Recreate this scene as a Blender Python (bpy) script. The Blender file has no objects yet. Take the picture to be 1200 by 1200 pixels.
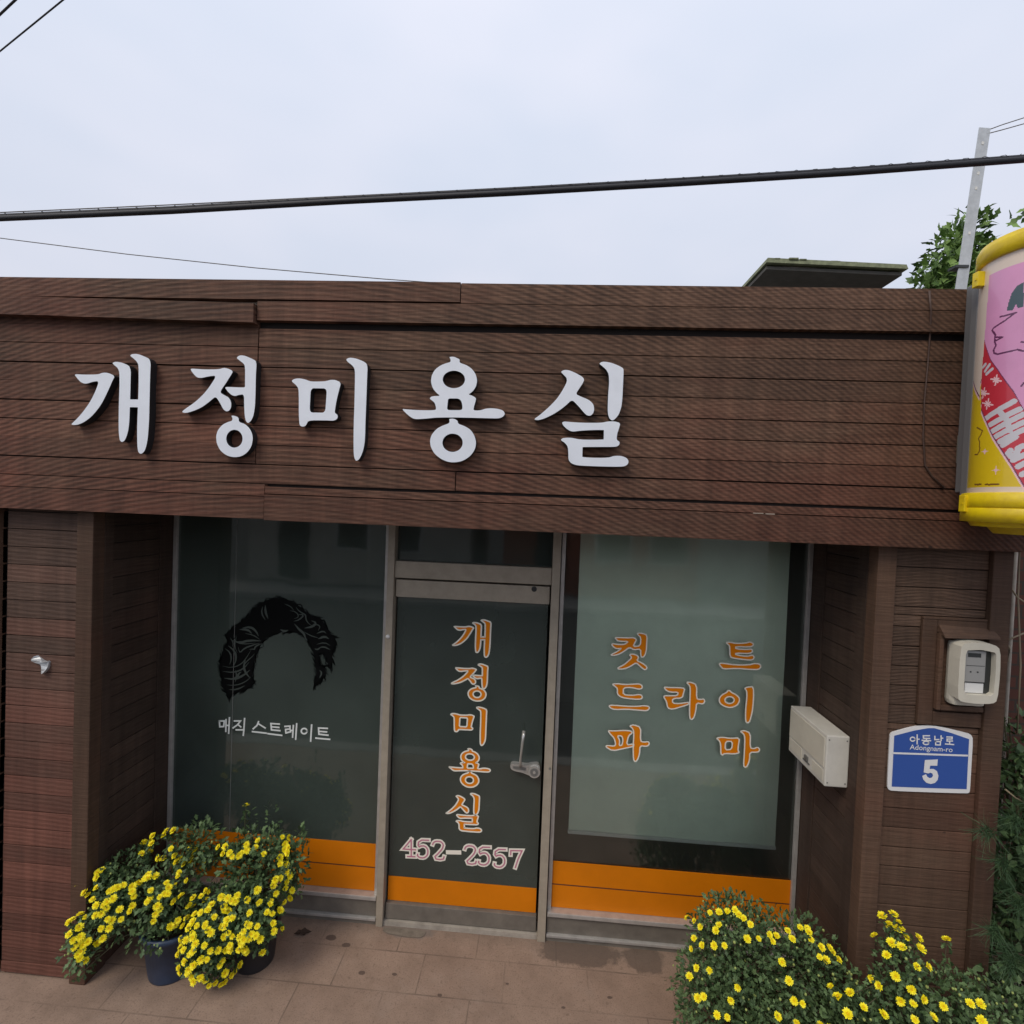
import bpy, bmesh, math, random
from mathutils import Vector, Matrix
from mathutils.geometry import tessellate_polygon
random.seed(7)
S = bpy.context.scene
C = S.collection

# ------------------------------------------------------------------ camera
F_PX = 600.0
CR = Vector((0.99717224, 0.06438944, 0.03874948))
CU = Vector((-0.04020714, 0.02149817, 0.99896007))
CF = Vector((-0.06348943, 0.99769325, -0.02402629))
CAM = Vector((0.0, -2.5, 2.63))
cam = bpy.data.objects.new('camera', bpy.data.cameras.new('camera')); C.objects.link(cam)
cam.data.sensor_width = 36; cam.data.lens = 18.0
cam.data.clip_start = 0.05; cam.data.clip_end = 2000
cam.matrix_world = Matrix(((CR.x, CU.x, -CF.x, CAM.x), (CR.y, CU.y, -CF.y, CAM.y), (CR.z, CU.z, -CF.z, CAM.z), (0, 0, 0, 1)))
S.camera = cam

# ------------------------------------------------------------------ sky, sun, exposure
SUN_EL, SUN_AZ = math.radians(50), math.radians(218)
w = bpy.data.worlds.new('World'); S.world = w; w.use_nodes = True
nt = w.node_tree; nt.nodes.clear()
def N(nt, t, **k):
    n = nt.nodes.new(t)
    for a, b in k.items(): setattr(n, a, b)
    return n
sky = N(nt, 'ShaderNodeTexSky', sky_type='NISHITA', sun_disc=False)
sky.sun_elevation = SUN_EL; sky.sun_rotation = SUN_AZ; sky.air_density = 1; sky.dust_density = 3
tc = N(nt, 'ShaderNodeTexCoord')
mp = N(nt, 'ShaderNodeMapping'); mp.inputs['Scale'].default_value = (1.2, 1.2, 2.6)
nz = N(nt, 'ShaderNodeTexNoise'); nz.inputs['Scale'].default_value = 1.6; nz.inputs['Detail'].default_value = 3
rp = N(nt, 'ShaderNodeValToRGB')
rp.color_ramp.elements[0].position = .36; rp.color_ramp.elements[0].color = (5.9, 6.4, 7.5, 1)
rp.color_ramp.elements[1].position = .64; rp.color_ramp.elements[1].color = (6.75, 6.95, 7.9, 1)
mx = N(nt, 'ShaderNodeMix', data_type='RGBA'); mx.inputs[0].default_value = .9
bg = N(nt, 'ShaderNodeBackground'); bg.inputs[1].default_value = .1
ow = N(nt, 'ShaderNodeOutputWorld')
L = nt.links.new
L(tc.outputs['Generated'], mp.inputs[0]); L(mp.outputs[0], nz.inputs['Vector']); L(nz.outputs[0], rp.inputs[0])
sep = N(nt, 'ShaderNodeSeparateXYZ'); L(tc.outputs['Generated'], sep.inputs[0])
el = N(nt, 'ShaderNodeMapRange'); L(sep.outputs[2], el.inputs[0])
for i_, v_ in ((1, .25), (2, .75), (3, .98), (4, 1.2)): el.inputs[i_].default_value = v_
br = N(nt, 'ShaderNodeMix', data_type='RGBA', blend_type='MULTIPLY'); br.inputs[0].default_value = 1
L(rp.outputs[0], br.inputs[6]); L(el.outputs[0], br.inputs[7])
L(sky.outputs[0], mx.inputs[6]); L(br.outputs[2], mx.inputs[7]); L(mx.outputs[2], bg.inputs[0]); L(bg.outputs[0], ow.inputs[0])
sl = bpy.data.lights.new('sun', 'SUN'); sl.energy = 1.4; sl.angle = math.radians(25); sl.color = (1, .9, .76)
so = bpy.data.objects.new('sun', sl); C.objects.link(so)
sd = Vector((math.sin(SUN_AZ) * math.cos(SUN_EL), math.cos(SUN_AZ) * math.cos(SUN_EL), math.sin(SUN_EL)))
so.rotation_euler = sd.to_track_quat('Z', 'Y').to_euler(); so.location = sd * 20
S.view_settings.view_transform = 'Standard'; S.view_settings.look = 'None'
S.view_settings.exposure = 0.2; S.view_settings.gamma = 1; S.view_settings.use_curve_mapping = False

# ------------------------------------------------------------------ helpers
def at(px, py, x=None, y=None, z=None):
    d = CR * ((px - 600) / F_PX) + CU * ((600 - py) / F_PX) + CF
    if y is not None: t = (y - CAM.y) / d.y
    elif x is not None: t = (x - CAM.x) / d.x
    else: t = (z - CAM.z) / d.z
    return CAM + d * t
def ray(px, py):
    return (CR * ((px - 600) / F_PX) + CU * ((600 - py) / F_PX) + CF).normalized()

def bx(bm, x0, x1, y0, y1, z0, z1, mi=0, bev=0.0):
    vs = [bm.verts.new(p) for p in ((x0,y0,z0),(x1,y0,z0),(x1,y1,z0),(x0,y1,z0),(x0,y0,z1),(x1,y0,z1),(x1,y1,z1),(x0,y1,z1))]
    fs = [bm.faces.new([vs[i] for i in f]) for f in ((0,3,2,1),(4,5,6,7),(0,1,5,4),(1,2,6,5),(2,3,7,6),(3,0,4,7))]
    for f in fs: f.material_index = mi
    if bev > 0:
        r = bmesh.ops.bevel(bm, geom=list({e for f in fs for e in f.edges}), offset=bev, segments=2, affect='EDGES', profile=.6)
        for f in r['faces']: f.material_index = mi
    return vs
def hexa(bm, p, mi=0):      # eight corners, bottom four then top four
    vs = [bm.verts.new(q) for q in p]
    for f in ((0,3,2,1),(4,5,6,7),(0,1,5,4),(1,2,6,5),(2,3,7,6),(3,0,4,7)):
        bm.faces.new([vs[i] for i in f]).material_index = mi
def tube(bm, pts, r, seg=8, mi=0, cap=True):
    pts = [Vector(p) for p in pts]; rings = []
    for i, p in enumerate(pts):
        t = (pts[min(i+1, len(pts)-1)] - pts[max(i-1, 0)]).normalized()
        a = t.cross(Vector((0,0,1)))
        if a.length < .05: a = t.cross(Vector((0,1,0)))
        a.normalize(); b = t.cross(a)
        rr = r[i] if isinstance(r, (list, tuple)) else r
        rings.append([bm.verts.new(p + (a*math.cos(k*2*math.pi/seg) + b*math.sin(k*2*math.pi/seg))*rr) for k in range(seg)])
    for i in range(len(rings)-1):
        for k in range(seg):
            f = bm.faces.new((rings[i][k], rings[i][(k+1)%seg], rings[i+1][(k+1)%seg], rings[i+1][k])); f.smooth = True; f.material_index = mi
    if cap:
        bm.faces.new(rings[0]).material_index = mi; bm.faces.new(rings[-1]).material_index = mi
def lathe(bm, prof, c, seg=32, mi=0):
    rings = [[bm.verts.new((c[0]+r*math.cos(k*2*math.pi/seg), c[1]+r*math.sin(k*2*math.pi/seg), c[2]+z)) for k in range(seg)] for r, z in prof]
    for i in range(len(rings)-1):
        for k in range(seg):
            f = bm.faces.new((rings[i][k], rings[i][(k+1)%seg], rings[i+1][(k+1)%seg], rings[i+1][k])); f.smooth = True; f.material_index = mi
    bm.faces.new(rings[0]).material_index = mi
def chaikin(p, n=2, q=.22):
    for _ in range(n):
        o = []
        for i in range(len(p)):
            a, b = p[i], p[(i+1) % len(p)]
            o += [(a[0]+(b[0]-a[0])*q, a[1]+(b[1]-a[1])*q), (b[0]+(a[0]-b[0])*q, b[1]+(a[1]-b[1])*q)]
        p = o
    return p
def ell(cx, cy, rx, ry, n=36):
    return [(cx+rx*math.cos(i*2*math.pi/n), cy+ry*math.sin(i*2*math.pi/n)) for i in range(n)]
def fill(bm, loops, mapf, mi=0):
    flat = [p for l in loops for p in l]
    vs = [bm.verts.new(mapf(*p)) for p in flat]
    for t in tessellate_polygon([[Vector((p[0], p[1], 0)) for p in l] for l in loops]):
        try:
            f = bm.faces.new([vs[i] for i in t]); f.material_index = mi
        except ValueError: pass
    return vs
def solid(bm, loops, mapf, mapb, mi=0, ms=1):
    a = fill(bm, loops, mapf, mi); b = fill(bm, loops, mapb, ms); k = 0
    for l in loops:
        n = len(l)
        for i in range(n):
            j = (i+1) % n
            bm.faces.new((a[k+i], a[k+j], b[k+j], b[k+i])).material_index = ms
        k += n
def ribbon(bm, pts, wd, mapf, mi=0, closed=False, cap=True):
    P = [Vector((p[0], p[1])) for p in pts]; n = len(P); out = []; wds = wd if isinstance(wd, list) else None
    for i in range(n):
        a = P[(i-1) % n] if (closed or i > 0) else None
        b = P[(i+1) % n] if (closed or i < n-1) else None
        d1 = (P[i]-a).normalized() if a is not None else (b-P[i]).normalized()
        d2 = (b-P[i]).normalized() if b is not None else d1
        nn = Vector((-(d1.y+d2.y), d1.x+d2.x))
        if nn.length < 1e-6: nn = Vector((-d1.y, d1.x))
        nn.normalize(); k = max(.45, abs(nn.dot(Vector((-d1.y, d1.x)))))
        c = P[i]; wd = wds[i] if wds else wd
        if cap and not closed and i == 0: c = c - d1*wd*.4
        if cap and not closed and i == n-1: c = c + d2*wd*.4
        out.append((c + nn*wd/2/k, c - nn*wd/2/k))
    vs = [(bm.verts.new(mapf(*a)), bm.verts.new(mapf(*b))) for a, b in out]
    for i in range(n if closed else n-1):
        j = (i+1) % n
        bm.faces.new((vs[i][0], vs[j][0], vs[j][1], vs[i][1])).material_index = mi

def obj(name, bm, mats, parent=None, normals=True, smooth=False):
    if normals: bmesh.ops.recalc_face_normals(bm, faces=bm.faces)
    me = bpy.data.meshes.new(name)
    o = bpy.data.objects.new(name, me); C.objects.link(o)
    if parent is not None:
        o.parent = parent
        base = parent.location if parent.parent is None else parent.parent.location
        bmesh.ops.translate(bm, verts=bm.verts, vec=-Vector(base))
    if smooth:
        for f in bm.faces: f.smooth = True
    bm.to_mesh(me); bm.free()
    for m in (mats if isinstance(mats, (list, tuple)) else [mats]): me.materials.append(m)
    return o
def thing(name, label, cat, loc=(0,0,0), group=None):
    o = bpy.data.objects.new(name, None); C.objects.link(o); o.location = loc; o.empty_display_size = .1
    o['label'] = label; o['category'] = cat
    if group: o['group'] = group
    return o
def tag(o, label, cat, group=None):
    o['label'] = label; o['category'] = cat
    if group: o['group'] = group
    return o
def BM(): return bmesh.new()

# ------------------------------------------------------------------ materials
def mat(name, col, rough=.6, metal=0.0, spec=.5, coat=0.0, var=0.0, vscale=8, bump=0.0, bscale=60, dirt=None, trans=0.0):
    m = bpy.data.materials.new(name); m.use_nodes = True; nt = m.node_tree; L = nt.links.new
    b = nt.nodes['Principled BSDF']
    b.inputs['Base Color'].default_value = (*col, 1); b.inputs['Roughness'].default_value = rough
    b.inputs['Metallic'].default_value = metal; b.inputs['Specular IOR Level'].default_value = spec
    b.inputs['Coat Weight'].default_value = coat; b.inputs['Coat Roughness'].default_value = .08
    if var or bump:
        tc = N(nt, 'ShaderNodeTexCoord')
        if var:
            n = N(nt, 'ShaderNodeTexNoise'); n.inputs['Scale'].default_value = vscale; n.inputs['Detail'].default_value = 6; n.inputs['Roughness'].default_value = .65
            L(tc.outputs['Object'], n.inputs['Vector'])
            r = N(nt, 'ShaderNodeValToRGB')
            d = dirt or tuple(c*(1-var) for c in col)
            r.color_ramp.elements[0].position = .32; r.color_ramp.elements[0].color = (*d, 1)
            r.color_ramp.elements[1].position = .62; r.color_ramp.elements[1].color = (*col, 1)
            L(n.outputs[0], r.inputs[0]); L(r.outputs[0], b.inputs['Base Color'])
        if bump:
            n2 = N(nt, 'ShaderNodeTexNoise'); n2.inputs['Scale'].default_value = bscale; n2.inputs['Detail'].default_value = 5
            L(tc.outputs['Object'], n2.inputs['Vector'])
            bp = N(nt, 'ShaderNodeBump'); bp.inputs['Strength'].default_value = bump; bp.inputs['Distance'].default_value = .01
            L(n2.outputs[0], bp.inputs['Height']); L(bp.outputs[0], b.inputs['Normal'])
    return m
def M(nt, op, a, b=None, c=None):
    n = N(nt, 'ShaderNodeMath', operation=op)
    for i, v in enumerate((a, b, c)):
        if v is None: continue
        if isinstance(v, (int, float)): n.inputs[i].default_value = v
        else: nt.links.new(v, n.inputs[i])
    return n.outputs[0]
def mixc(nt, f, a, b, bt='MIX'):
    n = N(nt, 'ShaderNodeMix', data_type='RGBA', blend_type=bt)
    for i, v in ((0, f), (6, a), (7, b)):
        if isinstance(v, (int, float)): n.inputs[i].default_value = v
        elif isinstance(v, tuple): n.inputs[i].default_value = (*v, 1)
        else: nt.links.new(v, n.inputs[i])
    return n.outputs[2]
def maprange(nt, v, a, b, c=0.0, d=1.0):
    n = N(nt, 'ShaderNodeMapRange'); nt.links.new(v, n.inputs[0])
    for i, q in enumerate((a, b, c, d)): n.inputs[i+1].default_value = q
    return n.outputs[0]

def wood(name, c1, c2, red=(.19, .055, .035), redamt=.35, mode='fascia', rib=.0066, ribs=1.0, axis='x', streak=.34):
    """ribbed composite board: fine ribs along the board, saw streaks across them, worn patches of the old red paint"""
    m = bpy.data.materials.new(name); m.use_nodes = True; nt = m.node_tree; L = nt.links.new
    b = nt.nodes['Principled BSDF']; b.inputs['Roughness'].default_value = .72; b.inputs['Specular IOR Level'].default_value = .3
    g = N(nt, 'ShaderNodeNewGeometry'); s = N(nt, 'ShaderNodeSeparateXYZ'); L(g.outputs['Position'], s.inputs[0])
    X = s.outputs[0] if axis == 'x' else s.outputs[1]; Z = s.outputs[2]
    def noise(sc, vec, det=5, ro=.6):
        mp = N(nt, 'ShaderNodeMapping'); mp.inputs['Scale'].default_value = vec; L(g.outputs['Position'], mp.inputs[0])
        n = N(nt, 'ShaderNodeTexNoise'); n.inputs['Scale'].default_value = sc; n.inputs['Detail'].default_value = det; n.inputs['Roughness'].default_value = ro
        L(mp.outputs[0], n.inputs['Vector']); return n.outputs[0]
    grain = noise(6, (1.2, 1.2, 28)); fine = noise(40, (1, 1, 9)); big = noise(1.3, (.8, .8, 1.6), 4)
    isl = g.outputs['Random Per Island']
    col = mixc(nt, maprange(nt, grain, .35, .68), tuple(c1), tuple(c2))
    rm = maprange(nt, big, .45, .72, 0, redamt)
    if mode == 'left':        # the old red paint shows most on the lower boards
        rm = maprange(nt, M(nt, 'ADD', M(nt, 'ADD', big, M(nt, 'MULTIPLY', M(nt, 'SUBTRACT', isl, .5), .32)), M(nt, 'MULTIPLY', maprange(nt, Z, 2.1, .9), .5)), .5, 1.0, 0, .95)
    elif mode == 'fascia':
        rm = M(nt, 'MULTIPLY', maprange(nt, M(nt, 'ADD', big, M(nt, 'MULTIPLY', M(nt, 'ADD', maprange(nt, X, -.6, -2.6), maprange(nt, Z, 3.3, 2.6)), .16)), .5, .95, 0, .7), 1.0)
    col = mixc(nt, rm, col, tuple(red))
    col = mixc(nt, 1.0, col, N_val(nt, maprange(nt, isl, 0, 1, .76, 1.2)), 'MULTIPLY')
    # saw streaks: their slant drifts along the wall
    if mode in ('fascia',):
        xq = M(nt, 'ADD', X, 1.3)
        gx = M(nt, 'ADD', M(nt, 'MULTIPLY', M(nt, 'MULTIPLY', xq, xq), .13), Z)
        gx = M(nt, 'ADD', gx, M(nt, 'MULTIPLY', isl, .03)); per = .026
    elif mode == 'wave':
        gx = M(nt, 'ADD', Z, M(nt, 'MULTIPLY', M(nt, 'SINE', M(nt, 'MULTIPLY', X, 13)), .010)); per = .0155
    else:
        gx = M(nt, 'ADD', Z, M(nt, 'MULTIPLY', X, .05)); per = .023
    wob = M(nt, 'MULTIPLY', noise(9, (1, 1, 3), 3), .018)
    ph = M(nt, 'MULTIPLY', M(nt, 'ADD', gx, wob), 2*math.pi/per)
    st = M(nt, 'ADD', M(nt, 'MULTIPLY', M(nt, 'SINE', ph), .5), .5)
    amt = maprange(nt, noise(2.2, (1, 1, 3), 3), .35, .65, streak*.45, streak)
    dk = M(nt, 'SUBTRACT', 1.0, M(nt, 'MULTIPLY', st, amt))
    col = mixc(nt, 1.0, col, N_val(nt, dk), 'MULTIPLY')
    col = mixc(nt, maprange(nt, fine, .55, .8, 0, .35), col, tuple(x*.45 for x in c1))
    # rain streaks running down and pale scuffs
    col = mixc(nt, 1.0, col, N_val(nt, maprange(nt, noise(3, (5, 5, .35), 5, .7), .35, .7, 1.12, .72)), 'MULTIPLY')
    col = mixc(nt, maprange(nt, noise(14, (1, 1, 5), 4, .75), .66, .8, 0, .4), col, tuple(min(1, x*1.9) for x in c2))
    # a few dark knots
    vo = N(nt, 'ShaderNodeTexVoronoi'); vo.inputs['Scale'].default_value = 2.4
    mp2 = N(nt, 'ShaderNodeMapping'); mp2.inputs['Scale'].default_value = (1, 1, 1.7); L(g.outputs['Position'], mp2.inputs[0]); L(mp2.outputs[0], vo.inputs['Vector'])
    col = mixc(nt, maprange(nt, vo.outputs['Distance'], .018, .03, .8, 0), col, (.012, .007, .005))
    L(col, b.inputs['Base Color'])
    rb = M(nt, 'SINE', M(nt, 'MULTIPLY', Z, 2*math.pi/rib))
    h = M(nt, 'ADD', M(nt, 'MULTIPLY', rb, .35*ribs), M(nt, 'ADD', M(nt, 'MULTIPLY', st, -1.0 if mode != 'plain' else -.3), M(nt, 'MULTIPLY', grain, 1.2)))
    bp = N(nt, 'ShaderNodeBump'); bp.inputs['Strength'].default_value = .55; bp.inputs['Distance'].default_value = .0022
    L(h, bp.inputs['Height']); L(bp.outputs[0], b.inputs['Normal'])
    return m
def N_val(nt, v):
    n = N(nt, 'ShaderNodeCombineXYZ')
    for i in range(3): nt.links.new(v, n.inputs[i])
    return n.outputs[0]

W_F = wood('brown ribbed fascia board', (.105, .055, .034), (.185, .104, .066), streak=.54)
W_L = wood('brown board with old red paint', (.09, .053, .038), (.145, .088, .064), red=(.15, .06, .042), mode='left', ribs=.6, streak=.2)
W_R = wood('brown wavy embossed board', (.082, .048, .031), (.145, .09, .062), mode='wave', redamt=.15, streak=.42)
W_RL = wood('brown smooth board', (.088, .05, .032), (.128, .076, .05), mode='plain', redamt=.25, streak=.14, ribs=.3)
W_T = wood('brown trim board', (.082, .046, .029), (.118, .069, .045), mode='plain', redamt=.2, streak=.06, ribs=.1)
W_S = wood('brown board with recess shade', (.046, .029, .021), (.07, .046, .034), mode='plain', redamt=.12, streak=.1, ribs=.3, axis='y')  # brown boards again, the shade of the recess put into their colour
PALE = mat('bare pale wood', (.42, .35, .28), .8, var=.4, vscale=20)
DARKGAP = mat('dark backing', (.018, .013, .011), .9)
BRONZE = mat('bronze anodised aluminium', (.38, .33, .26), .45, metal=.15, var=.18, vscale=14)
ALU = mat('pale aluminium', (.55, .53, .5), .38, metal=.5, var=.2, vscale=18)
KICK = mat('grey kick panel', (.17, .15, .125), .55, var=.3, vscale=10)
ORANGE = mat('orange vinyl film', (.64, .185, .002), .5, spec=.2, var=.12, vscale=3)
ORLINE = mat('dark film seam', (.1, .03, .012), .6)
def glass(name, film, tint, fl):
    m = bpy.data.materials.new(name); m.use_nodes = True; nt = m.node_tree; L = nt.links.new; nt.nodes.remove(nt.nodes['Principled BSDF'])
    o = nt.nodes['Material Output']
    t = N(nt, 'ShaderNodeBsdfTransparent'); t.inputs[0].default_value = (*tint, 1)
    d = N(nt, 'ShaderNodeBsdfDiffuse'); d.inputs[0].default_value = (*film, 1)
    tc = N(nt, 'ShaderNodeTexCoord'); nz = N(nt, 'ShaderNodeTexNoise'); nz.inputs['Scale'].default_value = 2.5; nz.inputs['Detail'].default_value = 4; L(tc.outputs['Object'], nz.inputs['Vector'])
    a = N(nt, 'ShaderNodeMixShader'); L(maprange(nt, nz.outputs[0], .3, .7, fl*.8, min(1, fl*1.15)), a.inputs[0]); L(t.outputs[0], a.inputs[1]); L(d.outputs[0], a.inputs[2])
    gl = N(nt, 'ShaderNodeBsdfGlossy'); gl.inputs['Roughness'].default_value = .045
    fr = N(nt, 'ShaderNodeFresnel'); fr.inputs[0].default_value = 1.5
    n2 = N(nt, 'ShaderNodeTexNoise'); n2.inputs['Scale'].default_value = 3; L(tc.outputs['Object'], n2.inputs['Vector'])
    bp = N(nt, 'ShaderNodeBump'); bp.inputs['Strength'].default_value = .02; bp.inputs['Distance'].default_value = .05; L(n2.outputs[0], bp.inputs['Height']); L(bp.outputs[0], gl.inputs['Normal'])
    b = N(nt, 'ShaderNodeMixShader'); L(M(nt, 'MULTIPLY', fr.outputs[0], 1.55), b.inputs[0]); L(a.outputs[0], b.inputs[1]); L(gl.outputs[0], b.inputs[2])
    L(b.outputs[0], o.inputs[0]); return m
GL_L = glass('dark filmed glass', (.075, .098, .084), (.5, .58, .53), .6)
GL_D = glass('dark filmed door glass', (.058, .074, .064), (.4, .44, .42), .7)
GL_R = glass('lightly tinted glass', (.12, .14, .12), (.97, 1.0, .975), .07)
BLIND = mat('pale green blind cloth', (.86, .93, .80), .9, var=.08, vscale=5)
WHITE = mat('white letter face', (.80, .84, .90), .35, var=.06, vscale=9)
BLACKSIDE = mat('dark letter return', (.02, .02, .022), .5)
LET_O = mat('orange vinyl lettering', (.72, .21, .002), .6, spec=.15)
LET_W = mat('cream vinyl outline', (.8, .76, .66), .5)
LET_P = mat('pink vinyl', (.5, .17, .25), .5)
LET_D = mat('dark vinyl', (.05, .05, .05), .5)
LET_S = mat('white vinyl text', (.72, .75, .73), .5)
HAIR = mat('black vinyl hair', (.003, .0035, .0035), .7, spec=.08)
HAIR2 = mat('grey vinyl hair strand', (.06, .072, .064), .7, spec=.1)
CREAM = mat('cream painted metal', (.62, .6, .54), .42, var=.12, vscale=12)
CREAMP = mat('greyish cream plastic', (.6, .57, .48), .4, var=.1, vscale=10)
SCREW = mat('dull screw', (.2, .2, .19), .5, metal=.5)
DARKP = mat('dark plastic', (.03, .033, .033), .35)
GREYP = mat('grey plastic', (.3, .3, .29), .45)
PAPER = mat('white label', (.7, .7, .68), .7)
BLUE = mat('blue enamel plate', (.035, .09, .34), .35)
PLW = mat('white plate border', (.72, .72, .72), .4)
CABLE = mat('black cable sheath', (.012, .012, .016), .6)
WIRE = mat('grey wire', (.16, .15, .14), .6)
GALV = mat('galvanised steel', (.55, .57, .58), .45, metal=.4, var=.2, vscale=25)
CHROME = mat('steel handle', (.52, .51, .48), .22, metal=.6)
YEL = mat('yellow plastic', (.80, .60, .004), .42, coat=.1, var=.1, vscale=11, dirt=(.58, .40, .012), bump=.12, bscale=25)
SGY = mat('yellow printed film', (.76, .54, .006), .4, coat=.6, var=.12, vscale=6)
SGP = mat('pink printed film', (.72, .32, .55), .4, coat=.6, var=.1, vscale=6)
SGR = mat('red printed film', (.55, .025, .045), .4, coat=.6)
SGC = mat('cream printed film', (.72, .6, .5), .4, coat=.6)
SGW = mat('silver printed film', (.6, .58, .62), .4, coat=.6)
SGD = mat('plum printed line', (.12, .02, .09), .4, coat=.6)
SGH = mat('dark teal printed hair', (.04, .075, .09), .4, coat=.6)
SGB = mat('brown printed line', (.2, .09, .01), .4, coat=.6)
SGQ = mat('pale pink printed film', (.85, .55, .58), .4, coat=.6)
POTB = mat('navy glazed pot', (.03, .055, .11), .42, var=.4, vscale=9)
POTD = mat('dark plastic pot', (.018, .018, .022), .5)
SOIL = mat('dark soil', (.03, .02, .014), .95)
STEM = mat('green brown stem', (.06, .055, .025), .8)
BARK = mat('brown bark', (.07, .05, .036), .9, var=.4, vscale=30)
CONC = mat('pale concrete', (.36, .32, .27), .9, var=.35, vscale=12)
MOSS = mat('mossy board edge', (.2, .22, .13), .9, var=.5, vscale=25)
UNDER = mat('dark weathered soffit', (.09, .085, .075), .9, var=.25, vscale=14)
ROOFM = mat('grey roof membrane', (.16, .16, .155), .9, var=.3, vscale=4)
INW = mat('interior wall', (.36, .35, .32), .9); INF = mat('interior floor', (.2, .17, .14), .7)
ASPH = mat('worn asphalt', (.055, .055, .056), .9, var=.25, vscale=3, bump=.3, bscale=180)
KERB = mat('concrete kerb', (.32, .31, .29), .9, var=.25, vscale=8)
def leafmat(name, a, b):
    m = bpy.data.materials.new(name); m.use_nodes = True; nt = m.node_tree; p = nt.nodes['Principled BSDF']
    g = N(nt, 'ShaderNodeNewGeometry')
    nt.links.new(mixc(nt, g.outputs['Random Per Island'], a, b), p.inputs['Base Color'])
    p.inputs['Roughness'].default_value = .55; p.inputs['Specular IOR Level'].default_value = .35
    return m
LEAF = leafmat('chrysanthemum leaf', (.03, .06, .02), (.12, .19, .075))
LEAF2 = leafmat('vine leaf', (.06, .12, .03), (.2, .32, .08))
LEAF3 = leafmat('shrub leaf', (.03, .06, .022), (.09, .15, .055))
NEED = leafmat('pine needle', (.022, .055, .022), (.06, .11, .045))
PETAL = leafmat('yellow petal', (.88, .74, .006), (.95, .87, .03))
PETC = mat('deep yellow flower centre', (.75, .48, .006), .7)
BUD = mat('pale green bud', (.3, .36, .1), .6)

# ------------------------------------------------------------------ ground
def paver():
    m = bpy.data.materials.new('worn brown paving'); m.use_nodes = True; nt = m.node_tree; L = nt.links.new
    b = nt.nodes['Principled BSDF']; b.inputs['Roughness'].default_value = .88
    g = N(nt, 'ShaderNodeNewGeometry')
    mp = N(nt, 'ShaderNodeMapping'); mp.inputs['Location'].default_value = (.12, .13, 0); L(g.outputs['Position'], mp.inputs[0])
    br = N(nt, 'ShaderNodeTexBrick'); br.inputs['Scale'].default_value = 1; br.inputs['Brick Width'].default_value = .46; br.inputs['Row Height'].default_value = .24
    br.inputs['Mortar Size'].default_value = .0045; br.inputs['Mortar Smooth'].default_value = .4; br.offset = .37
    br.inputs['Color1'].default_value = (.28, .192, .142, 1); br.inputs['Color2'].default_value = (.325, .228, .17, 1); br.inputs['Mortar'].default_value = (.12, .085, .065, 1)
    L(mp.outputs[0], br.inputs['Vector'])
    def nz(sc, det=6):
        n = N(nt, 'ShaderNodeTexNoise'); n.inputs['Scale'].default_value = sc; n.inputs['Detail'].default_value = det; n.inputs['Roughness'].default_value = .68; L(g.outputs['Position'], n.inputs['Vector']); return n.outputs[0]
    # most joints are worn flush
    flat = mixc(nt, maprange(nt, nz(2.1), .38, .6, 0, .95), (.3, .21, .155), br.outputs[0])
    col = mixc(nt, maprange(nt, nz(5), .35, .7, .0, .7), flat, (.18, .122, .088))
    col = mixc(nt, maprange(nt, nz(38, 3), .58, .72, 0, .65), col, (.14, .092, .068))
    col = mixc(nt, maprange(nt, nz(70, 2), .68, .78, 0, .35), col, (.42, .34, .28))
    # wet patches near the window base, dirt spots
    s = N(nt, 'ShaderNodeSeparateXYZ'); L(g.outputs['Position'], s.inputs[0])
    def spot(x, y, rx, ry, amt, c):
        nonlocal col
        dx = M(nt, 'DIVIDE', M(nt, 'SUBTRACT', s.outputs[0], x), rx); dy = M(nt, 'DIVIDE', M(nt, 'SUBTRACT', s.outputs[1], y), ry)
        d = M(nt, 'SQRT', M(nt, 'ADD', M(nt, 'MULTIPLY', dx, dx), M(nt, 'MULTIPLY', dy, dy)))
        d = M(nt, 'ADD', d, M(nt, 'MULTIPLY', M(nt, 'SUBTRACT', N12, .5), 1.1))
        col = mixc(nt, maprange(nt, d, .82, 1.0, amt, 0), col, c)
    N12 = nz(12, 4)
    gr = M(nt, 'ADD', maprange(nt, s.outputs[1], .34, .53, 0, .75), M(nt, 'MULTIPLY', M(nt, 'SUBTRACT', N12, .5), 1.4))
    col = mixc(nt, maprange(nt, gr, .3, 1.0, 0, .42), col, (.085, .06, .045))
    col = mixc(nt, maprange(nt, nz(3.3, 5), .52, .7, 0, .45), col, (.3, .225, .178))
    col = mixc(nt, maprange(nt, nz(130, 2), .55, .72, 0, .65), col, (.1, .07, .052))
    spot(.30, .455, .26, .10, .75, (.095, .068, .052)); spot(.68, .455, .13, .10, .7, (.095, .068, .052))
    spot(-.73, .50, .17, .06, .5, (.13, .12, .11))
    for x, y, r in ((-1.16, .40, .035), (-1.05, .36, .03), (-.9, .2, .02), (-.72, .21, .016), (-.45, .12, .014), (.2, .12, .014), (.45, .2, .016), (-.1, .22, .012)):
        spot(x, y, r, r*.6, .8, (.07, .045, .035))
    L(col, b.inputs['Base Color'])
    h = M(nt, 'ADD', M(nt, 'MULTIPLY', nz(60, 4), .6), M(nt, 'MULTIPLY', nz(9), 1.0))
    bp = N(nt, 'ShaderNodeBump'); bp.inputs['Strength'].default_value = .35; bp.inputs['Distance'].default_value = .006; L(h, bp.inputs['Height']); L(bp.outputs[0], b.inputs['Normal'])
    return m
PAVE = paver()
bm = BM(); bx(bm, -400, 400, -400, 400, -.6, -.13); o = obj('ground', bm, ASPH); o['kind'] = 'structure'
bm = BM(); bx(bm, -40, 40, -1.45, 6, -.12, 0); o = obj('pavement', bm, PAVE); o['kind'] = 'structure'
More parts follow.
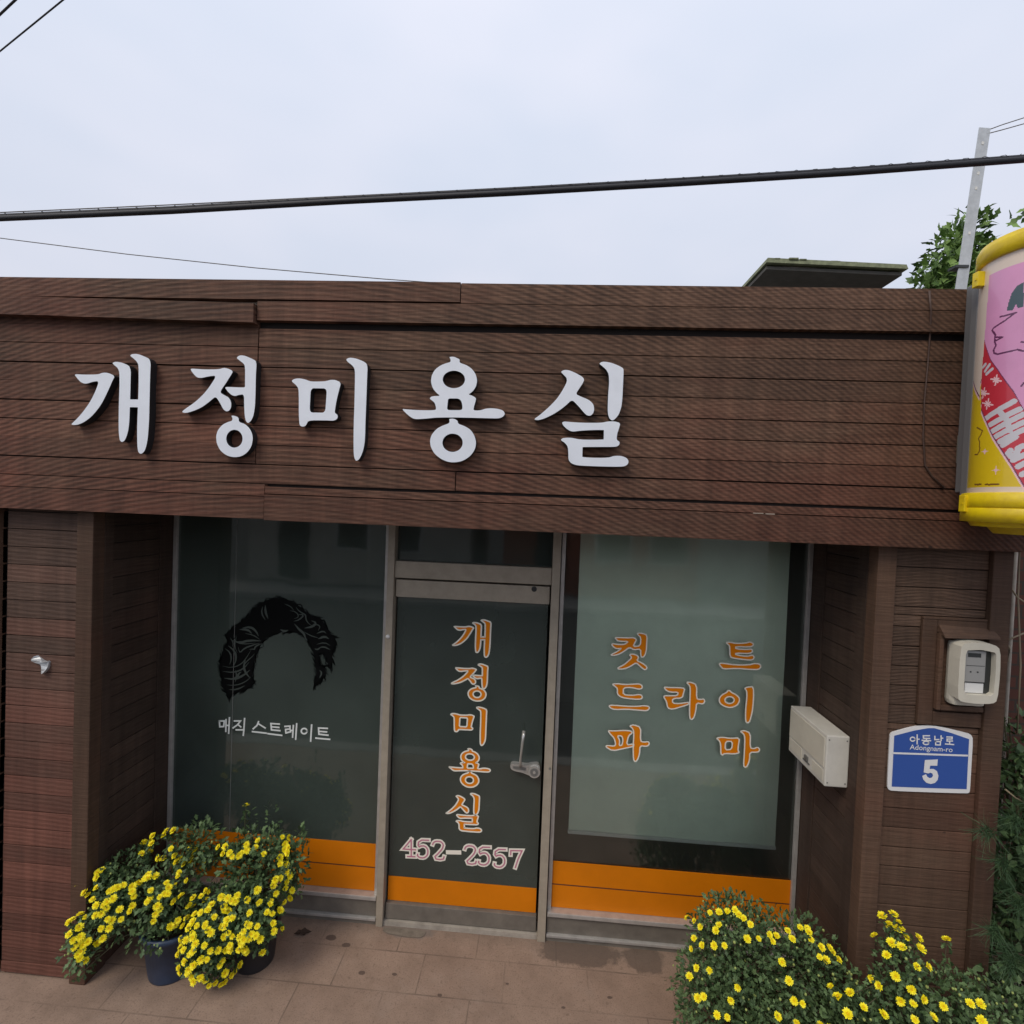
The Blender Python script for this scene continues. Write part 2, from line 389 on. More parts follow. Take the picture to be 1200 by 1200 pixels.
bm = BM(); bx(bm, -40, 40, -1.62, -1.455, -.125, .005, bev=.01); o = obj('kerb', bm, KERB); o['kind'] = 'structure'
# thin mortar line of an old tile edge and the cement patch by the door
bm = BM()
fill(bm, [chaikin([(-.87, .465), (-.70, .445), (-.62, .455), (-.61, .505), (-.87, .505)], 1)], lambda u, v: (u, v, .004)); o = obj('cement_patch', bm, mat('old cement', (.2, .165, .13), .95, var=.4, vscale=25)); o['kind'] = 'structure'

# ------------------------------------------------------------------ building
D = .538
XL, XR, X0, X1 = -2.303, 1.555, -4.6, 2.15
ZS = 2.50
bld = thing('beauty_salon', 'low beauty salon clad in brown boards with a recessed glass shopfront', 'building', (0, 0, 0))
PITCH = .0932
def boards(bm, x0, x1, z0, z1, y0, y1, ztop, mi=0, gap=.004, bev=.0025):
    """horizontal boards of one pitch between z0 and z1, joints counted down from ztop"""
    k = math.floor((ztop - z1)/PITCH)
    while True:
        t = ztop - k*PITCH; b = t - PITCH
        if t <= z0 + .004: break
        tt, bb = min(t, z1), max(b, z0)
        if tt - bb > .008:
            j = random.uniform(-.0012, .0012)
            bx(bm, x0, x1, y0+j, y1, bb+gap/2, tt-gap/2, mi, bev)
        k += 1
# fascia: two top trims, eight boards, lower trim
bm = BM()
SEAM = -1.43
FX1 = 2.2
bx(bm, X0, FX1, -.045, .10, 2.5, 3.625, 1)                       # dark backing behind the joints
def fb(x0, x1, z0, z1, y, dz0=0, dz1=0, mi=0):
    """one fascia board, its right end lowered by dz1 and left by dz0"""
    hexa(bm, [(x0,y,z0+dz0),(x1,y,z0+dz1),(x1,-.04,z0+dz1),(x0,-.04,z0+dz0),(x0,y,z1+dz0),(x1,y,z1+dz1),(x1,-.04,z1+dz1),(x0,-.04,z1+dz0)], mi)
fb(X0, -.438, 3.551, 3.643, -.088); fb(-.434, FX1, 3.547, 3.640, -.085)
fb(SEAM+.002, FX1, 3.452, 3.545, -.083)
fb(X0, SEAM-.004, 3.470, 3.561, -.105, .012, -.036)               # loose board, sagging to the right
bx(bm, -2.25, SEAM-.01, -.052, -.03, 3.515, 3.549, 2)              # bare strip it has left open
zt = 3.421
for k in range(8):
    z1 = zt - k*.0951; z0 = z1 - .0951
    y = -.060 + random.uniform(-.0015, .0015)
    if k == 7:
        bx(bm, X0, -.435, y, -.04, z0+.002, z1-.002, 0, .002); bx(bm, -.431, FX1, y+.002, -.04, z0+.002, z1-.004, 0, .002)
    elif k in (0, 1, 3, 6):
        bx(bm, X0, SEAM-.002, y-.002, -.04, z0+.004, z1+.001, 0, .002); bx(bm, SEAM+.002, FX1, y, -.04, z0+.002, z1-.002, 0, .002)
    else:
        bx(bm, X0, FX1, y, -.04, z0+.002, z1-.002, 0, .002)
bx(bm, X0, SEAM-.002, -.058, -.04, 3.423, 3.468, 0, .002)
bx(bm, X0, SEAM+.06, -.078, -.04, 2.600, 2.658, 0, .002); bx(bm, SEAM+.064, FX1, -.082, -.04, 2.612, 2.648, 0, .002)
bx(bm, X0, SEAM+.06, -.080, -.04, 2.488, 2.597, 0, .002); bx(bm, SEAM+.064, FX1, -.086, -.04, 2.484, 2.609, 0, .002)
for (q0, q1, zz) in ((.955, 1.0, 2.6115), (1.01, 1.05, 2.6105)):
    bx(bm, q0, q1, -.0872, -.05, zz-.002, zz+.002, 2)
obj('fascia', bm, [W_F, DARKGAP, PALE], bld)
# soffit, roof, rear body
bm = BM(); bx(bm, X0, FX1-.01, -.04, .62, ZS, ZS+.02); obj('soffit', bm, W_T, bld)
bm = BM(); bx(bm, X0, X1, .10, 5.5, 3.40, 3.52); bx(bm, X0, X1, .63, 5.5, 2.521, 3.395); obj('roof', bm, ROOFM, bld)
# left wall
bm = BM()
bx(bm, X0, XL-.025, .022, .09, 0, ZS, 1)
za = at(50, 621, y=0).z
boards(bm, X0, -2.822, .02, ZS, .0, .03, za)
boards(bm, -2.795, -2.395, .07, ZS, .0, .03, za)
bx(bm, -2.795, -2.395, -.004, .03, .012, .068, 0, .003)
obj('wall_cladding', bm, [W_L, DARKGAP], bld)
bm = BM()
bx(bm, -2.86, -2.822, -.02, .03, 0, ZS, 0, .003)
bx(bm, -2.392, XL, -.022, .05, 0, ZS, 0, .004); obj('corner_trim', bm, W_T, bld)
# left recess wall
bm = BM()
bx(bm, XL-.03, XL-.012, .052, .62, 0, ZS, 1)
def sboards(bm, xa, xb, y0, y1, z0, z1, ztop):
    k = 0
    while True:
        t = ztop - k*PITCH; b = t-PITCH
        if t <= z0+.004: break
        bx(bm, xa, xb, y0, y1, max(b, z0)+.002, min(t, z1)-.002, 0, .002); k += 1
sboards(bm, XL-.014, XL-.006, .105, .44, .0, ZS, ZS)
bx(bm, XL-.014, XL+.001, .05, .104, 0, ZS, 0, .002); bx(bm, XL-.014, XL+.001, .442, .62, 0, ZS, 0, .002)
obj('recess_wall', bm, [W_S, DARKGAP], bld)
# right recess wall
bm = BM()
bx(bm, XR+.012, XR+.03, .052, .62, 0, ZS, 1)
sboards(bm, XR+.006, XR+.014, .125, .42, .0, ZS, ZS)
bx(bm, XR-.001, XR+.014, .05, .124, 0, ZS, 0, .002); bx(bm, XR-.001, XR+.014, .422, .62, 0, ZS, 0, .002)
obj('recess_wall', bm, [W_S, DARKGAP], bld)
# right wall
RT = 2.062
bm = BM()
bx(bm, XR+.03, X1-.01, .022, .09, 0, ZS, 2)
zr = at(1080, 665, y=0).z
zlow = 1.648
boards(bm, 1.642, RT-.002, 2.163, ZS, .0, .03, zr)
boards(bm, 1.642, 1.775, zlow, 2.163, .0, .03, zr)
bx(bm, 1.845, RT-.002, .004, .03, 1.72, 2.09, 1)
boards(bm, 1.642, RT-.002, .02, zlow, .0, .03, at(1080, 949, y=0).z, 1)
obj('wall_cladding', bm, [W_R, W_RL, DARKGAP], bld)
bm = BM()
bx(bm, XR, 1.639, -.022, .05, 0, ZS, 0, .004)
bx(bm, RT, X1, -.022, .09, 0, ZS, 0, .004)
obj('corner_trim', bm, W_T, bld)
bm = BM()                                                          # frame round the meter
bx(bm, 1.777, 1.842, -.012, .03, 1.655, 2.150, 0, .003); bx(bm, 1.843, RT-.002, -.012, .03, 1.655, 1.719, 0, .003)
bx(bm, 1.777, RT-.002, -.014, .03, 2.151, 2.162, 0, .002)
hexa(bm, [(1.843,-.012,2.093),(RT-.002,-.012,2.093),(RT-.002,.03,2.093),(1.843,.03,2.093),(1.843,-.012,2.149),(RT-.002,-.012,2.149),(RT-.002,.03,2.149),(1.843,.03,2.149)])
hexa(bm, [(1.846,-.055,2.076),(2.085,-.055,2.082),(2.085,-.012,2.088),(1.846,-.0121,2.092),(1.846,-.05,2.086),(2.085,-.05,2.092),(2.085,-.012,2.118),(1.846,-.0121,2.128)])
bx(bm, 1.844, 1.862, -.030, .03, 1.735, 2.088, 0, .002); bx(bm, 1.863, 2.05, -.030, .03, 1.735, 1.757, 0, .002)
obj('meter_surround', bm, W_T, bld)
# side and rear walls, interior
bm = BM()
bx(bm, X1-.009, X1, .091, 5.5, 0, 3.39); bx(bm, X0, X0+.01, .091, 5.5, 0, 3.39); bx(bm, X0+.01, X1-.01, 5.49, 5.5, 0, 3.39)
obj('outer_wall', bm, W_T, bld)
bm = BM()
bx(bm, XL-.06, XL-.04, .63, 4.2, .01, 2.515); bx(bm, XR+.04, XR+.06, .63, 4.2, .01, 2.515); bx(bm, XL-.04, XR+.04, 4.18, 4.2, .01, 2.515)
bx(bm, XL-.04, XR+.04, .66, 4.17, .004, .012, 1); obj('interior', bm, [INW, INF], bld)

# ------------------------------------------------------------------ lettering outlines, traced at pixel scale on the plane they stand on
def crop(ox, oy, s): return lambda pts: [(ox + x/s, oy + y/s) for x, y in pts]
c1, c2, c3, c4, c5 = (crop(75, 405, 8.571), crop(205, 405, 8.571), crop(335, 410, 8.571), crop(465, 410, 8.571), crop(620, 415, 8.571))
GL = {}
GL['gae'] = [[c1([(100,285),(200,292),(345,290),(385,272),(440,272),(512,305),(490,345),(440,460),(370,600),(280,710),(200,770),(130,798),(65,795),(110,755),(180,680),(260,570),(320,450),(352,355),(290,362),(240,380),(200,382),(165,365),(130,325)])],
 [c1([(483,175),(520,160),(590,172),(672,212),(668,380),(664,540),(664,541),(745,541),(745,540),(750,380),(750,200),(735,165),(700,130),(662,102),(680,85),(735,82),(800,105),(872,140),(865,300),(860,500),(855,750),(840,950),(815,1050),(785,1085),(760,1085),(742,1060),(735,980),(735,800),(742,622),(742,619),(662,618),(661,622),(655,780),(640,880),(610,955),(580,970),(558,950),(548,850),(550,600),(558,400),(557,270),(540,225),(510,200)])]]
GL['jeong'] = [[c2([(150,232),(200,232),(300,240),(440,238),(490,222),(540,232),(585,258),(560,300),(510,380),(448,468),(500,500),(540,520),(565,565),(565,620),(545,655),(515,662),(485,640),(455,580),(410,508),(350,560),(270,620),(190,655),(110,678),(65,668),(110,630),(200,570),(290,485),(350,410),(420,300),(340,308),(270,325),(225,322),(190,290)])],
 [c2([(615,122),(650,97),(700,100),(770,130),(822,158),(812,300),(810,450),(805,600),(790,700),(765,755),(735,780),(712,760),(700,700),(695,600),(694,488),(640,495),(605,508),(565,495),(525,455),(500,418),(540,415),(640,420),(703,420),(704,400),(705,210),(690,180),(650,150)])],
 [c2([(565,702),(600,705),(640,722),(642,768),(700,785),(750,830),(778,890),(782,950),(765,1020),(720,1080),(660,1115),(590,1122),(520,1105),(455,1055),(420,985),(412,910),(430,850),(475,795),(530,768),(575,755),(578,728)]), c2(ell(597,935,82,90))]]
GL['mi'] = [[c3([(55,315),(80,292),(130,285),(190,295),(250,318),(330,318),(400,315),(450,300),(500,302),(555,330),(535,400),(510,500),(495,590),(490,632),(522,655),(518,690),(485,712),(400,708),(225,708),(210,745),(190,770),(150,770),(135,745),(130,650),(130,500),(128,390),(100,350)]), c3([(250,385),(330,386),(412,388),(404,510),(395,632),(310,630),(238,628),(244,510)])],
 [c3([(602,95),(640,77),(700,85),(770,110),(822,145),(815,300),(808,500),(800,700),(795,900),(780,1000),(745,1090),(710,1118),(690,1095),(680,1040),(680,800),(690,500),(695,250),(690,185),(660,150),(625,125)])]]
GL['yong'] = [[c4([(525,70),(575,68),(610,85),(632,95),(630,130),(700,152),(760,195),(795,250),(808,310),(795,370),(760,420),(718,448),(755,458),(798,485),(790,520),(775,570),(768,608),(840,608),(890,590),(950,585),(1020,592),(1070,610),(1087,640),(1070,670),(1030,688),(950,688),(700,680),(420,678),(300,690),(180,698),(130,670),(80,625),(52,592),(100,598),(200,605),(390,608),(395,580),(380,530),(355,510),(328,488),(350,465),(440,462),(400,435),(360,385),(342,320),(350,255),(385,195),(440,155),(500,132),(540,122),(540,95)]), c4(ell(573,297,112,88)), c4([(515,488),(565,488),(620,488),(650,515),(660,570),(655,605),(580,605),(503,605),(510,545)])],
 [c4([(525,692),(575,690),(612,712),(615,742),(680,765),(740,800),(780,860),(798,930),(785,1000),(740,1065),(670,1112),(600,1130),(520,1128),(440,1095),(375,1040),(340,975),(332,910),(350,850),(400,792),(460,760),(525,738),(530,715)]), c4(ell(560,933,102,92))]]
GL['sil'] = [[c5([(318,178),(350,158),(400,160),(470,190),(540,230),(555,260),(535,300),(500,350),(468,402),(530,430),(600,458),(645,500),(655,550),(645,595),(615,620),(580,615),(545,580),(490,515),(430,455),(360,525),(260,595),(160,645),(90,665),(45,655),(100,618),(190,540),(270,460),(320,390),(360,320),(382,270),(375,235),(345,205)])],
 [c5([(702,95),(735,75),(790,78),(860,98),(945,138),(950,165),(945,280),(938,430),(928,530),(900,610),(860,655),(835,668),(808,650),(792,600),(790,540),(795,400),(805,280),(800,200),(775,155),(735,120)])],
 [c5([(328,690),(350,675),(420,682),(550,690),(730,690),(790,675),(860,675),(918,692),(905,740),(885,800),(878,862),(912,880),(905,915),(870,932),(700,932),(538,933),(537,935),(535,1030),(536,1033),(600,1040),(790,1042),(860,1020),(930,1022),(985,1045),(1002,1080),(985,1115),(940,1132),(700,1128),(480,1118),(420,1095),(395,1060),(395,1000),(390,930),(360,890),(315,862),(340,842),(420,838),(510,858),(640,860),(748,857),(750,855),(752,765),(750,762),(650,762),(520,768),(435,780),(390,760),(350,725)])]]
def to_plane(loops, y):
    return [[(lambda p: (p.x, p.z))(at(a, b, y=y)) for a, b in l] for l in loops]

sign = thing('shop_sign', 'row of five large white raised letters on the brown board fascia', 'sign', (-.78, -.06, 2.8))
YF = -.103
for ch in ('gae', 'jeong', 'mi', 'yong', 'sil'):
    bm = BM()
    for loops in GL[ch]:
        lp = [chaikin(l, 2) for l in to_plane(loops, YF)]
        solid(bm, lp, lambda u, v: (u, YF, v), lambda u, v: (u, -.061, v))
    obj('letter', bm, [WHITE, BLACKSIDE], sign)

# ------------------------------------------------------------------ shopfront
YG = D + .022
def text_piece(bm, loops, y, mi_f, mi_o, wd, holes=True):
    """vinyl letter: coloured fill with a pale outline just in front of it"""
    fill(bm, loops, lambda u, v: (u, y, v), mi_f)
    for l in loops: ribbon(bm, l, wd, lambda u, v: (u, y - .0012, v), mi_o, closed=True)
ZT = ZS - .004
def frame_window(name, x0, x1, zs, gmat):
    bm = BM()
    bx(bm, x0, x0+.022, D+.003, D+.06, .15, ZT, 0, .002); bx(bm, x1-.022, x1, D+.003, D+.06, .15, ZT, 0, .002)
    bx(bm, x0+.022, x1-.022, D+.003, D+.06, ZT-.03, ZT, 0, .002)
    w = obj(name, bm, ALU, bld)
    bm = BM()
    bx(bm, x0, x1, D-.028, D+.07, .150, .176, 0, .005); bx(bm, x0, x1, D-.030, D+.07, .026, .044, 0, .004)
    obj('sill', bm, ALU, w)
    bm = BM(); bx(bm, x0, x1, D-.012, D+.07, .045, .149); bx(bm, x0, x1, D-.02, D+.07, -.004, .025); obj('kick_panel', bm, KICK, w)
    bm = BM(); bx(bm, x0+.023, x1-.023, YG, YG+.006, .177, ZT-.031); obj('glass', bm, gmat, w)
    bm = BM()
    zm = (zs + .177)/2
    bx(bm, x0+.023, x1-.023, YG-.0035, YG-.001, zm+.004, zs); bx(bm, x0+.023, x1-.023, YG-.0035, YG-.001, .178, zm-.004)
    bx(bm, x0+.023, x1-.023, YG-.003, YG-.001, zm-.0039, zm+.0039, 1)
    obj('orange_band', bm, [ORANGE, ORLINE], w)
    return w
WL = frame_window('window', XL+.004, -.93, .472, GL_L)
WR = frame_window('window', .112, XR-.004, .46, GL_R)
WR['label'] = 'shop window with a pale green blind and orange letters'
WL['label'] = 'dark shop window with a black hair silhouette'
# mullions
bm = BM(); bx(bm, -.926, -.884, D-.035, D+.09, 0, ZT, 0, .003); bx(bm, .058, .106, D-.035, D+.09, 0, ZT, 0, .003); obj('mullion', bm, BRONZE, bld)
bm = BM(); lathe(bm, [(.0, .0), (.012, .0), (.012, .006), (.0, .006)], (0, 0, 0), 12)
bmesh.ops.rotate(bm, verts=bm.verts, matrix=Matrix.Rotation(math.pi/2, 3, 'X'), cent=(0,0,0)); bmesh.ops.translate(bm, verts=bm.verts, vec=(-.908, D-.0355, at(456, 744, y=D).z)); obj('bolt_cover', bm, PAPER, bld)
# transom above the door
bm = BM(); bx(bm, -.883, .057, D-.020, D+.07, 2.135, 2.236, 0, .003); TR = obj('transom', bm, BRONZE, bld)
bm = BM(); bx(bm, -.883, .057, YG+.004, YG+.01, 2.237, ZT); obj('glass', bm, GL_D, TR)
# door
bm = BM(); bx(bm, -.878, .050, D-.008, D+.045, 2.018, 2.122, 0, .003); DR = obj('door', bm, BRONZE, bld)
bm = BM(); bx(bm, -.876, .048, D-.006, D+.045, .034, .128, 0, .003); obj('bottom_rail', bm, KICK, DR)
bm = BM(); bx(bm, -.872, .044, YG, YG+.010, .129, 2.017); obj('glass', bm, GL_D, DR)
bm = BM(); bx(bm, -.871, .043, YG-.0035, YG-.001, .131, .281); obj('orange_band', bm, ORANGE, DR)
bm = BM(); bx(bm, -.883, .057, D-.02, D+.08, -.004, .028); obj('threshold', bm, CONC, DR)
lk = at(626, 690, y=D); bm = BM()
for rr, z0, z1 in ((.016, 0, .004), (.009, .004, .008)):
    n = 16; vs = [[bm.verts.new((lk.x + rr*math.cos(k*2*math.pi/n), D-.0085-zz, lk.z + rr*math.sin(k*2*math.pi/n))) for k in range(n)] for zz in (z0, z1)]
    bm.faces.new(vs[1])
    for k in range(n): bm.faces.new((vs[0][k], vs[0][(k+1)%n], vs[1][(k+1)%n], vs[1][k]))
obj('keyhole', bm, DARKP, DR)
# door lettering: the sign's letters again, stacked
bm = BM()
for ch, (xa, xb, ya, yb) in {'gae': (527.5, 577.5, 725.8, 768.8), 'jeong': (526, 574, 777.5, 820.5), 'mi': (525, 572.5, 828, 872), 'yong': (523.5, 577.5, 878, 921.5), 'sil': (520, 568, 929.5, 973)}.items():
    a = [to_plane(l, -.103) for l in GL[ch]]
    xs = [p[0] for l in a for q in l for p in q]; zs = [p[1] for l in a for q in l for p in q]
    p0 = at(xa, yb, y=YG); p1 = at(xb, ya, y=YG); cc = at((xa+xb)/2, (ya+yb)/2, y=YG)
    wx, hz = (p1.x-p0.x)-.02, (p1.z-p0.z)-.012
    f = lambda p: (cc.x + ((p[0]-min(xs))/(max(xs)-min(xs))-.5)*wx, cc.z + ((p[1]-min(zs))/(max(zs)-min(zs))-.5)*hz)
    for loops in a: text_piece(bm, [chaikin([f(p) for p in l], 1) for l in loops], YG-.0012, 0, 1, .0085)
# telephone number
cd = crop(460, 970, 7.5)
def pl1(pts, y=YG): return [(lambda p: (p.x, p.z))(at(a, b, y=y)) for a, b in pts]
dig = {'4': [[(168,98),(95,185),(208,192)],[(165,100),(165,250)],[(128,250),(202,253)]],
 '5': [[(322,108),(230,105),(224,172),(262,152),(302,168),(316,215),(296,256),(255,266),(218,248),(222,226)]],
 '2': [[(352,150),(362,122),(402,114),(440,128),(450,165),(415,212),(355,268),(445,282),(455,248)]],
 '-': [[(484,214),(590,216)]], '7': [[(1038,240),(1040,198),(1138,200),(1105,270),(1078,352)]]}
layer = 0
for dch, dx, dy in (('4',0,0),('5',0,0),('2',0,0),('-',0,0),('2',282,40),('5',537,62),('5',675,82),('7',0,0)):
    for stx in dig[dch]:
        st = [(x+dx, y+dy) for x, y in stx]
        if dch in '52': 
            o2 = [st[0]]
            for i in range(1, len(st)-1): o2 += [tuple(st[i][k]*.7+st[i-1][k]*.3 for k in (0,1)), tuple(st[i][k]*.7+st[i+1][k]*.3 for k in (0,1))]
            st = o2 + [st[-1]]
        P = pl1(cd(st)); layer += 1; e = layer*.00003
        ribbon(bm, P, .026, lambda u, v: (u, YG-.0012-e, v), 2)
        if dch != '-': ribbon(bm, P, .008, lambda u, v: (u, YG-.0024-e, v), 3, cap=False)
obj('lettering', bm, [LET_O, LET_W, LET_W, LET_P], DR)
# handle with lock plate
bm = BM()
hp = at(616, 901, y=D)
pl = [(-.072,.018),(-.060,.028),(-.03,.024),(0,.022),(.02,.030),(.045,.034),(.055,.02),(.055,-.03),(.035,-.038),(.005,-.030),(-.02,-.018),(-.05,-.014),(-.068,-.004)]
pl = [(hp.x+.008+u*1.42, hp.z+.002+v*1.1) for u, v in chaikin(pl, 1)]
solid(bm, [pl], lambda u, v: (u, D-.012, v), lambda u, v: (u, YG-.001, v), 0, 0)
n = 20; c = (hp.x+.052, hp.z-.004)
for r0, y0, y1, mi in ((.036, D-.012, D-.024, 0), (.024, D-.024, D-.027, 1), (.009, D-.027, D-.031, 0)):
    vs = [[bm.verts.new((c[0]+r0*math.cos(k*2*math.pi/n), yy, c[1]+r0*math.sin(k*2*math.pi/n))) for k in range(n)] for yy in (y0, y1)]
    bm.faces.new(vs[1]).material_index = mi
    for k in range(n): bm.faces.new((vs[0][k], vs[0][(k+1)%n], vs[1][(k+1)%n], vs[1][k])).material_index = mi
sl_ = [(hp.x+.008+u*1.42, hp.z+.002+v*1.1) for u, v in ((-.060,.006),(-.058,.014),(-.03,.013),(-.004,.010),(-.004,-.006),(-.03,-.005),(-.052,-.002))]
fill(bm, [sl_], lambda u, v: (u, D-.0126, v), 1)
a = at(610, 900, y=D-.04); t = at(613, 858, y=D-.05)
tube(bm, [(a.x, D-.012, a.z), (a.x, D-.045, a.z+.01), (a.x-.002, D-.055, a.z+.05), (t.x-.002, D-.058, t.z-.06), (t.x+.002, D-.05, t.z-.02), (t.x+.004, D-.035, t.z)], [.009, .009, .008, .009, .011, .010], 10, 0)
b0 = at(645, 897, y=D)
obj('handle', bm, [CHROME, SCREW], DR)
bm = BM(); bx(bm, b0.x-.01, b0.x+.004, D-.036, D-.0351, b0.z-.008, b0.z+.006); obj('strike_plate', bm, SCREW, DR)
bm = BM(); q = at(500, 890, y=YG)
tube(bm, [(q.x, YG+.02, q.z), (hp.x-.05, YG+.02, hp.z+.012)], .007, 8); obj('inner_bar', bm, GALV, DR)

# right window lettering
c6, c7 = crop(700, 730, 7.06), crop(770, 740, 7.06)
R6 = [[[(148,118),(240,122),(300,120),(325,135),(312,160),(296,195),(355,187),(360,120),(330,95),(335,82),(375,85),(412,100),(408,170),(405,230),(390,275),(368,285),(358,270),(358,215),(300,222),(265,200),(220,235),(170,262),(120,270),(113,260),(160,238),(200,210),(165,212),(140,205),(118,180),(125,170),(180,178),(230,175),(255,152),(200,152),(170,148),(150,130)]],
 [[(262,262),(295,255),(335,270),(340,290),(325,310),(370,330),(410,360),(408,380),(390,388),(350,355),(320,328),(280,355),(230,378),(175,382),(168,370),(220,345),(260,310),(285,285)]],
 [[(122,505),(160,500),(220,508),(300,505),(350,502),(372,520),(370,540),(345,548),(280,532),(215,535),(214,592),(290,598),(350,588),(374,605),(367,625),(340,632),(260,625),(200,615),(165,590),(165,540),(150,528)]],
 [[(92,682),(130,678),(250,688),(340,688),(380,682),(425,688),(432,705),(410,726),(340,720),(240,712),(150,716),(112,706)]],
 [[(546,528),(600,533),(670,533),(724,540),(712,580),(702,620),(622,624),(622,662),(680,666),(757,653),(757,672),(700,690),(620,714),(580,702),(572,650),(548,612),(555,600),(600,600),(660,600),(668,572),(610,572),(575,562)]],
 [[(735,490),(770,488),(822,510),(820,625),(850,632),(880,626),(890,650),(870,670),(820,660),(815,720),(800,780),(780,800),(762,785),(762,680),(768,560),(765,520)]],
 [[(86,888),(130,892),(230,886),(282,893),(290,910),(258,930),(240,1008),(300,1000),(300,1020),(220,1037),(125,1057),(70,1025),(75,1010),(140,1018),(152,1000),(138,950),(110,922)], [(165,932),(200,932),(212,962),(204,1010),(180,1013),(186,970)]],
 [[(265,850),(300,840),(360,862),(355,975),(385,985),(420,978),(432,998),(412,1020),(352,1014),(350,1080),(330,1135),(312,1147),(298,1130),(295,1030),(302,900),(290,870)]]]
R7 = [[[(566,92),(600,86),(650,98),(730,95),(770,83),(797,100),(790,120),(760,127),(650,125),(650,142),(740,148),(780,143),(792,162),(770,182),(650,178),(650,192),(740,205),(790,193),(804,212),(790,234),(740,234),(630,220),(602,207),(600,150),(598,115)]],
 [[(510,265),(540,260),(640,275),(760,275),(800,263),(845,266),(860,288),(840,314),(780,314),(660,304),(545,310),(525,288)]],
 [[(578,500),(585,486),(600,488),(615,503),(650,520),(678,545),(682,575),(660,610),(610,630),(560,620),(520,595),(510,560),(530,525)], ell(598, 566, 38, 28, 20)],
 [[(722,470),(745,458),(797,455),(797,560),(787,660),(767,740),(747,757),(730,740),(730,650),(742,540),(740,490)]],
 [[(488,880),(540,872),(600,882),(682,878),(672,940),(668,985),(682,1000),(640,1012),(555,1007),(540,1024),(525,1007),(525,930),(512,900)], [(565,907),(622,907),(616,973),(562,978)]],
 [[(685,825),(720,816),(772,840),(768,960),(800,968),(830,953),(850,975),(835,997),(765,997),(765,1060),(745,1112),(728,1124),(713,1108),(720,1000),(725,880),(715,845)]]]
bm = BM(); k = 0
for cf, R in ((c6, R6), (c7, R7)):
    for loops in R:
        k += 1
        text_piece(bm, [chaikin(pl1(cf(l)), 1) for l in loops], YG-.0013-k*.00004, 0, 1, .0075)
obj('lettering', bm, [LET_O, LET_W], WR)
# left window: hair silhouette and white text
ch = crop(240, 690, 6.316)
bm = BM()
hs = [(165,340),(180,318),(215,290),(245,268),(270,250),(300,215),(330,190),(365,150),(400,120),(460,80),(540,68),(620,85),(700,125),(770,190),(810,208),(850,222),(885,255),(905,290),(930,330),(958,355),(972,420),(955,450),(940,470),(948,540),(930,592),(908,545),(895,500),(872,470),(845,490),(848,530),(850,560),(880,575),(892,610),(885,650),(860,680),(830,705),(815,722),(818,690),(830,640),(822,580),(810,500),(795,450),(775,400),(750,355),(690,330),(620,318),(560,322),(500,335),(455,360),(420,410),(390,460),(370,520),(360,580),(352,640),(362,690),(340,730),(300,748),(250,760),(215,778),(180,806),(165,780),(150,760),(132,700),(125,650),(105,560),(120,520),(130,480),(150,430),(175,390)]
fill(bm, [chaikin(pl1(ch(hs)), 1)], lambda u, v: (u, YG-.0015, v), 0)
rgl = random.Random(5)
for i in range(0, len(hs), 1):
    a_, b_ = Vector(hs[i]), Vector(hs[(i+1) % len(hs)]); d_ = b_-a_
    if d_.length < 12: continue
    for k_ in range(3):
        p_ = a_.lerp(b_, rgl.random()); t_ = d_.normalized(); n_ = Vector((t_.y, -t_.x)); l_ = rgl.uniform(30, 62); sg = rgl.choice((1, 1, -1))
        q_ = [p_ - t_*sg*l_*.5 - n_*7, p_, p_ + t_*sg*l_*.4 + n_*rgl.uniform(4, 11), p_ + t_*sg*l_*.8 + n_*rgl.uniform(10, 26)]
        ribbon(bm, pl1(ch([tuple(z) for z in q_])), [.004, .009, .006, .001], lambda u, v: (u, YG-.0013-i*.00001, v), 0, cap=False)
strands = [[(150,440),(190,470),(200,520),(185,560)],[(175,420),(225,460),(235,520),(215,570)],[(130,570),(200,585),(270,560),(310,510),(345,450)],[(135,610),(220,620),(290,590),(330,540)],[(145,660),(220,670),(290,640),(335,600)],[(160,710),(230,715),(300,690),(345,650)],[(180,745),(240,745),(300,715)],[(200,380),(260,400),(330,380),(420,385)],[(215,340),(225,390),(280,410),(380,400)],[(250,430),(260,480),(290,440),(360,415),(410,400)],[(280,290),(340,280),(380,310),(400,350)],[(300,330),(360,340),(410,375)],[(430,130),(420,180),(450,230)],[(450,120),(450,170),(470,220)],[(630,160),(680,170),(700,210),(660,220)],[(690,190),(740,190),(700,230),(660,240)],[(790,235),(830,250),(800,280),(740,290)],[(800,260),(860,270),(840,310)],[(830,330),(880,310),(900,330)],[(840,370),(890,350),(920,370)],[(830,410),(890,395),(930,420)],[(840,440),(880,425),(930,450)],[(560,300),(590,315),(620,305)],[(190,360),(215,400),(205,430)],[(850,600),(870,620),(850,660)],[(260,300),(320,300),(350,330)],[(590,110),(640,130),(660,160)],[(230,600),(240,650),(225,690)]]
def along(path, t_):
    k_ = min(int(t_*(len(path)-1)), len(path)-2); f_ = t_*(len(path)-1)-k_
    return path[k_][0]+(path[k_+1][0]-path[k_][0])*f_, path[k_][1]+(path[k_+1][1]-path[k_][1])*f_
lo = [(540,78),(400,130),(300,225),(205,315),(150,450),(118,560),(148,690),(185,790)]; li = [(560,310),(480,335),(425,400),(375,490),(356,580),(348,680),(320,735),(240,760)]
ro = [(540,78),(690,130),(800,212),(885,270),(948,360),(962,425),(935,540)]; ri = [(560,315),(680,325),(765,400),(800,480),(822,560),(832,620),(820,700)]
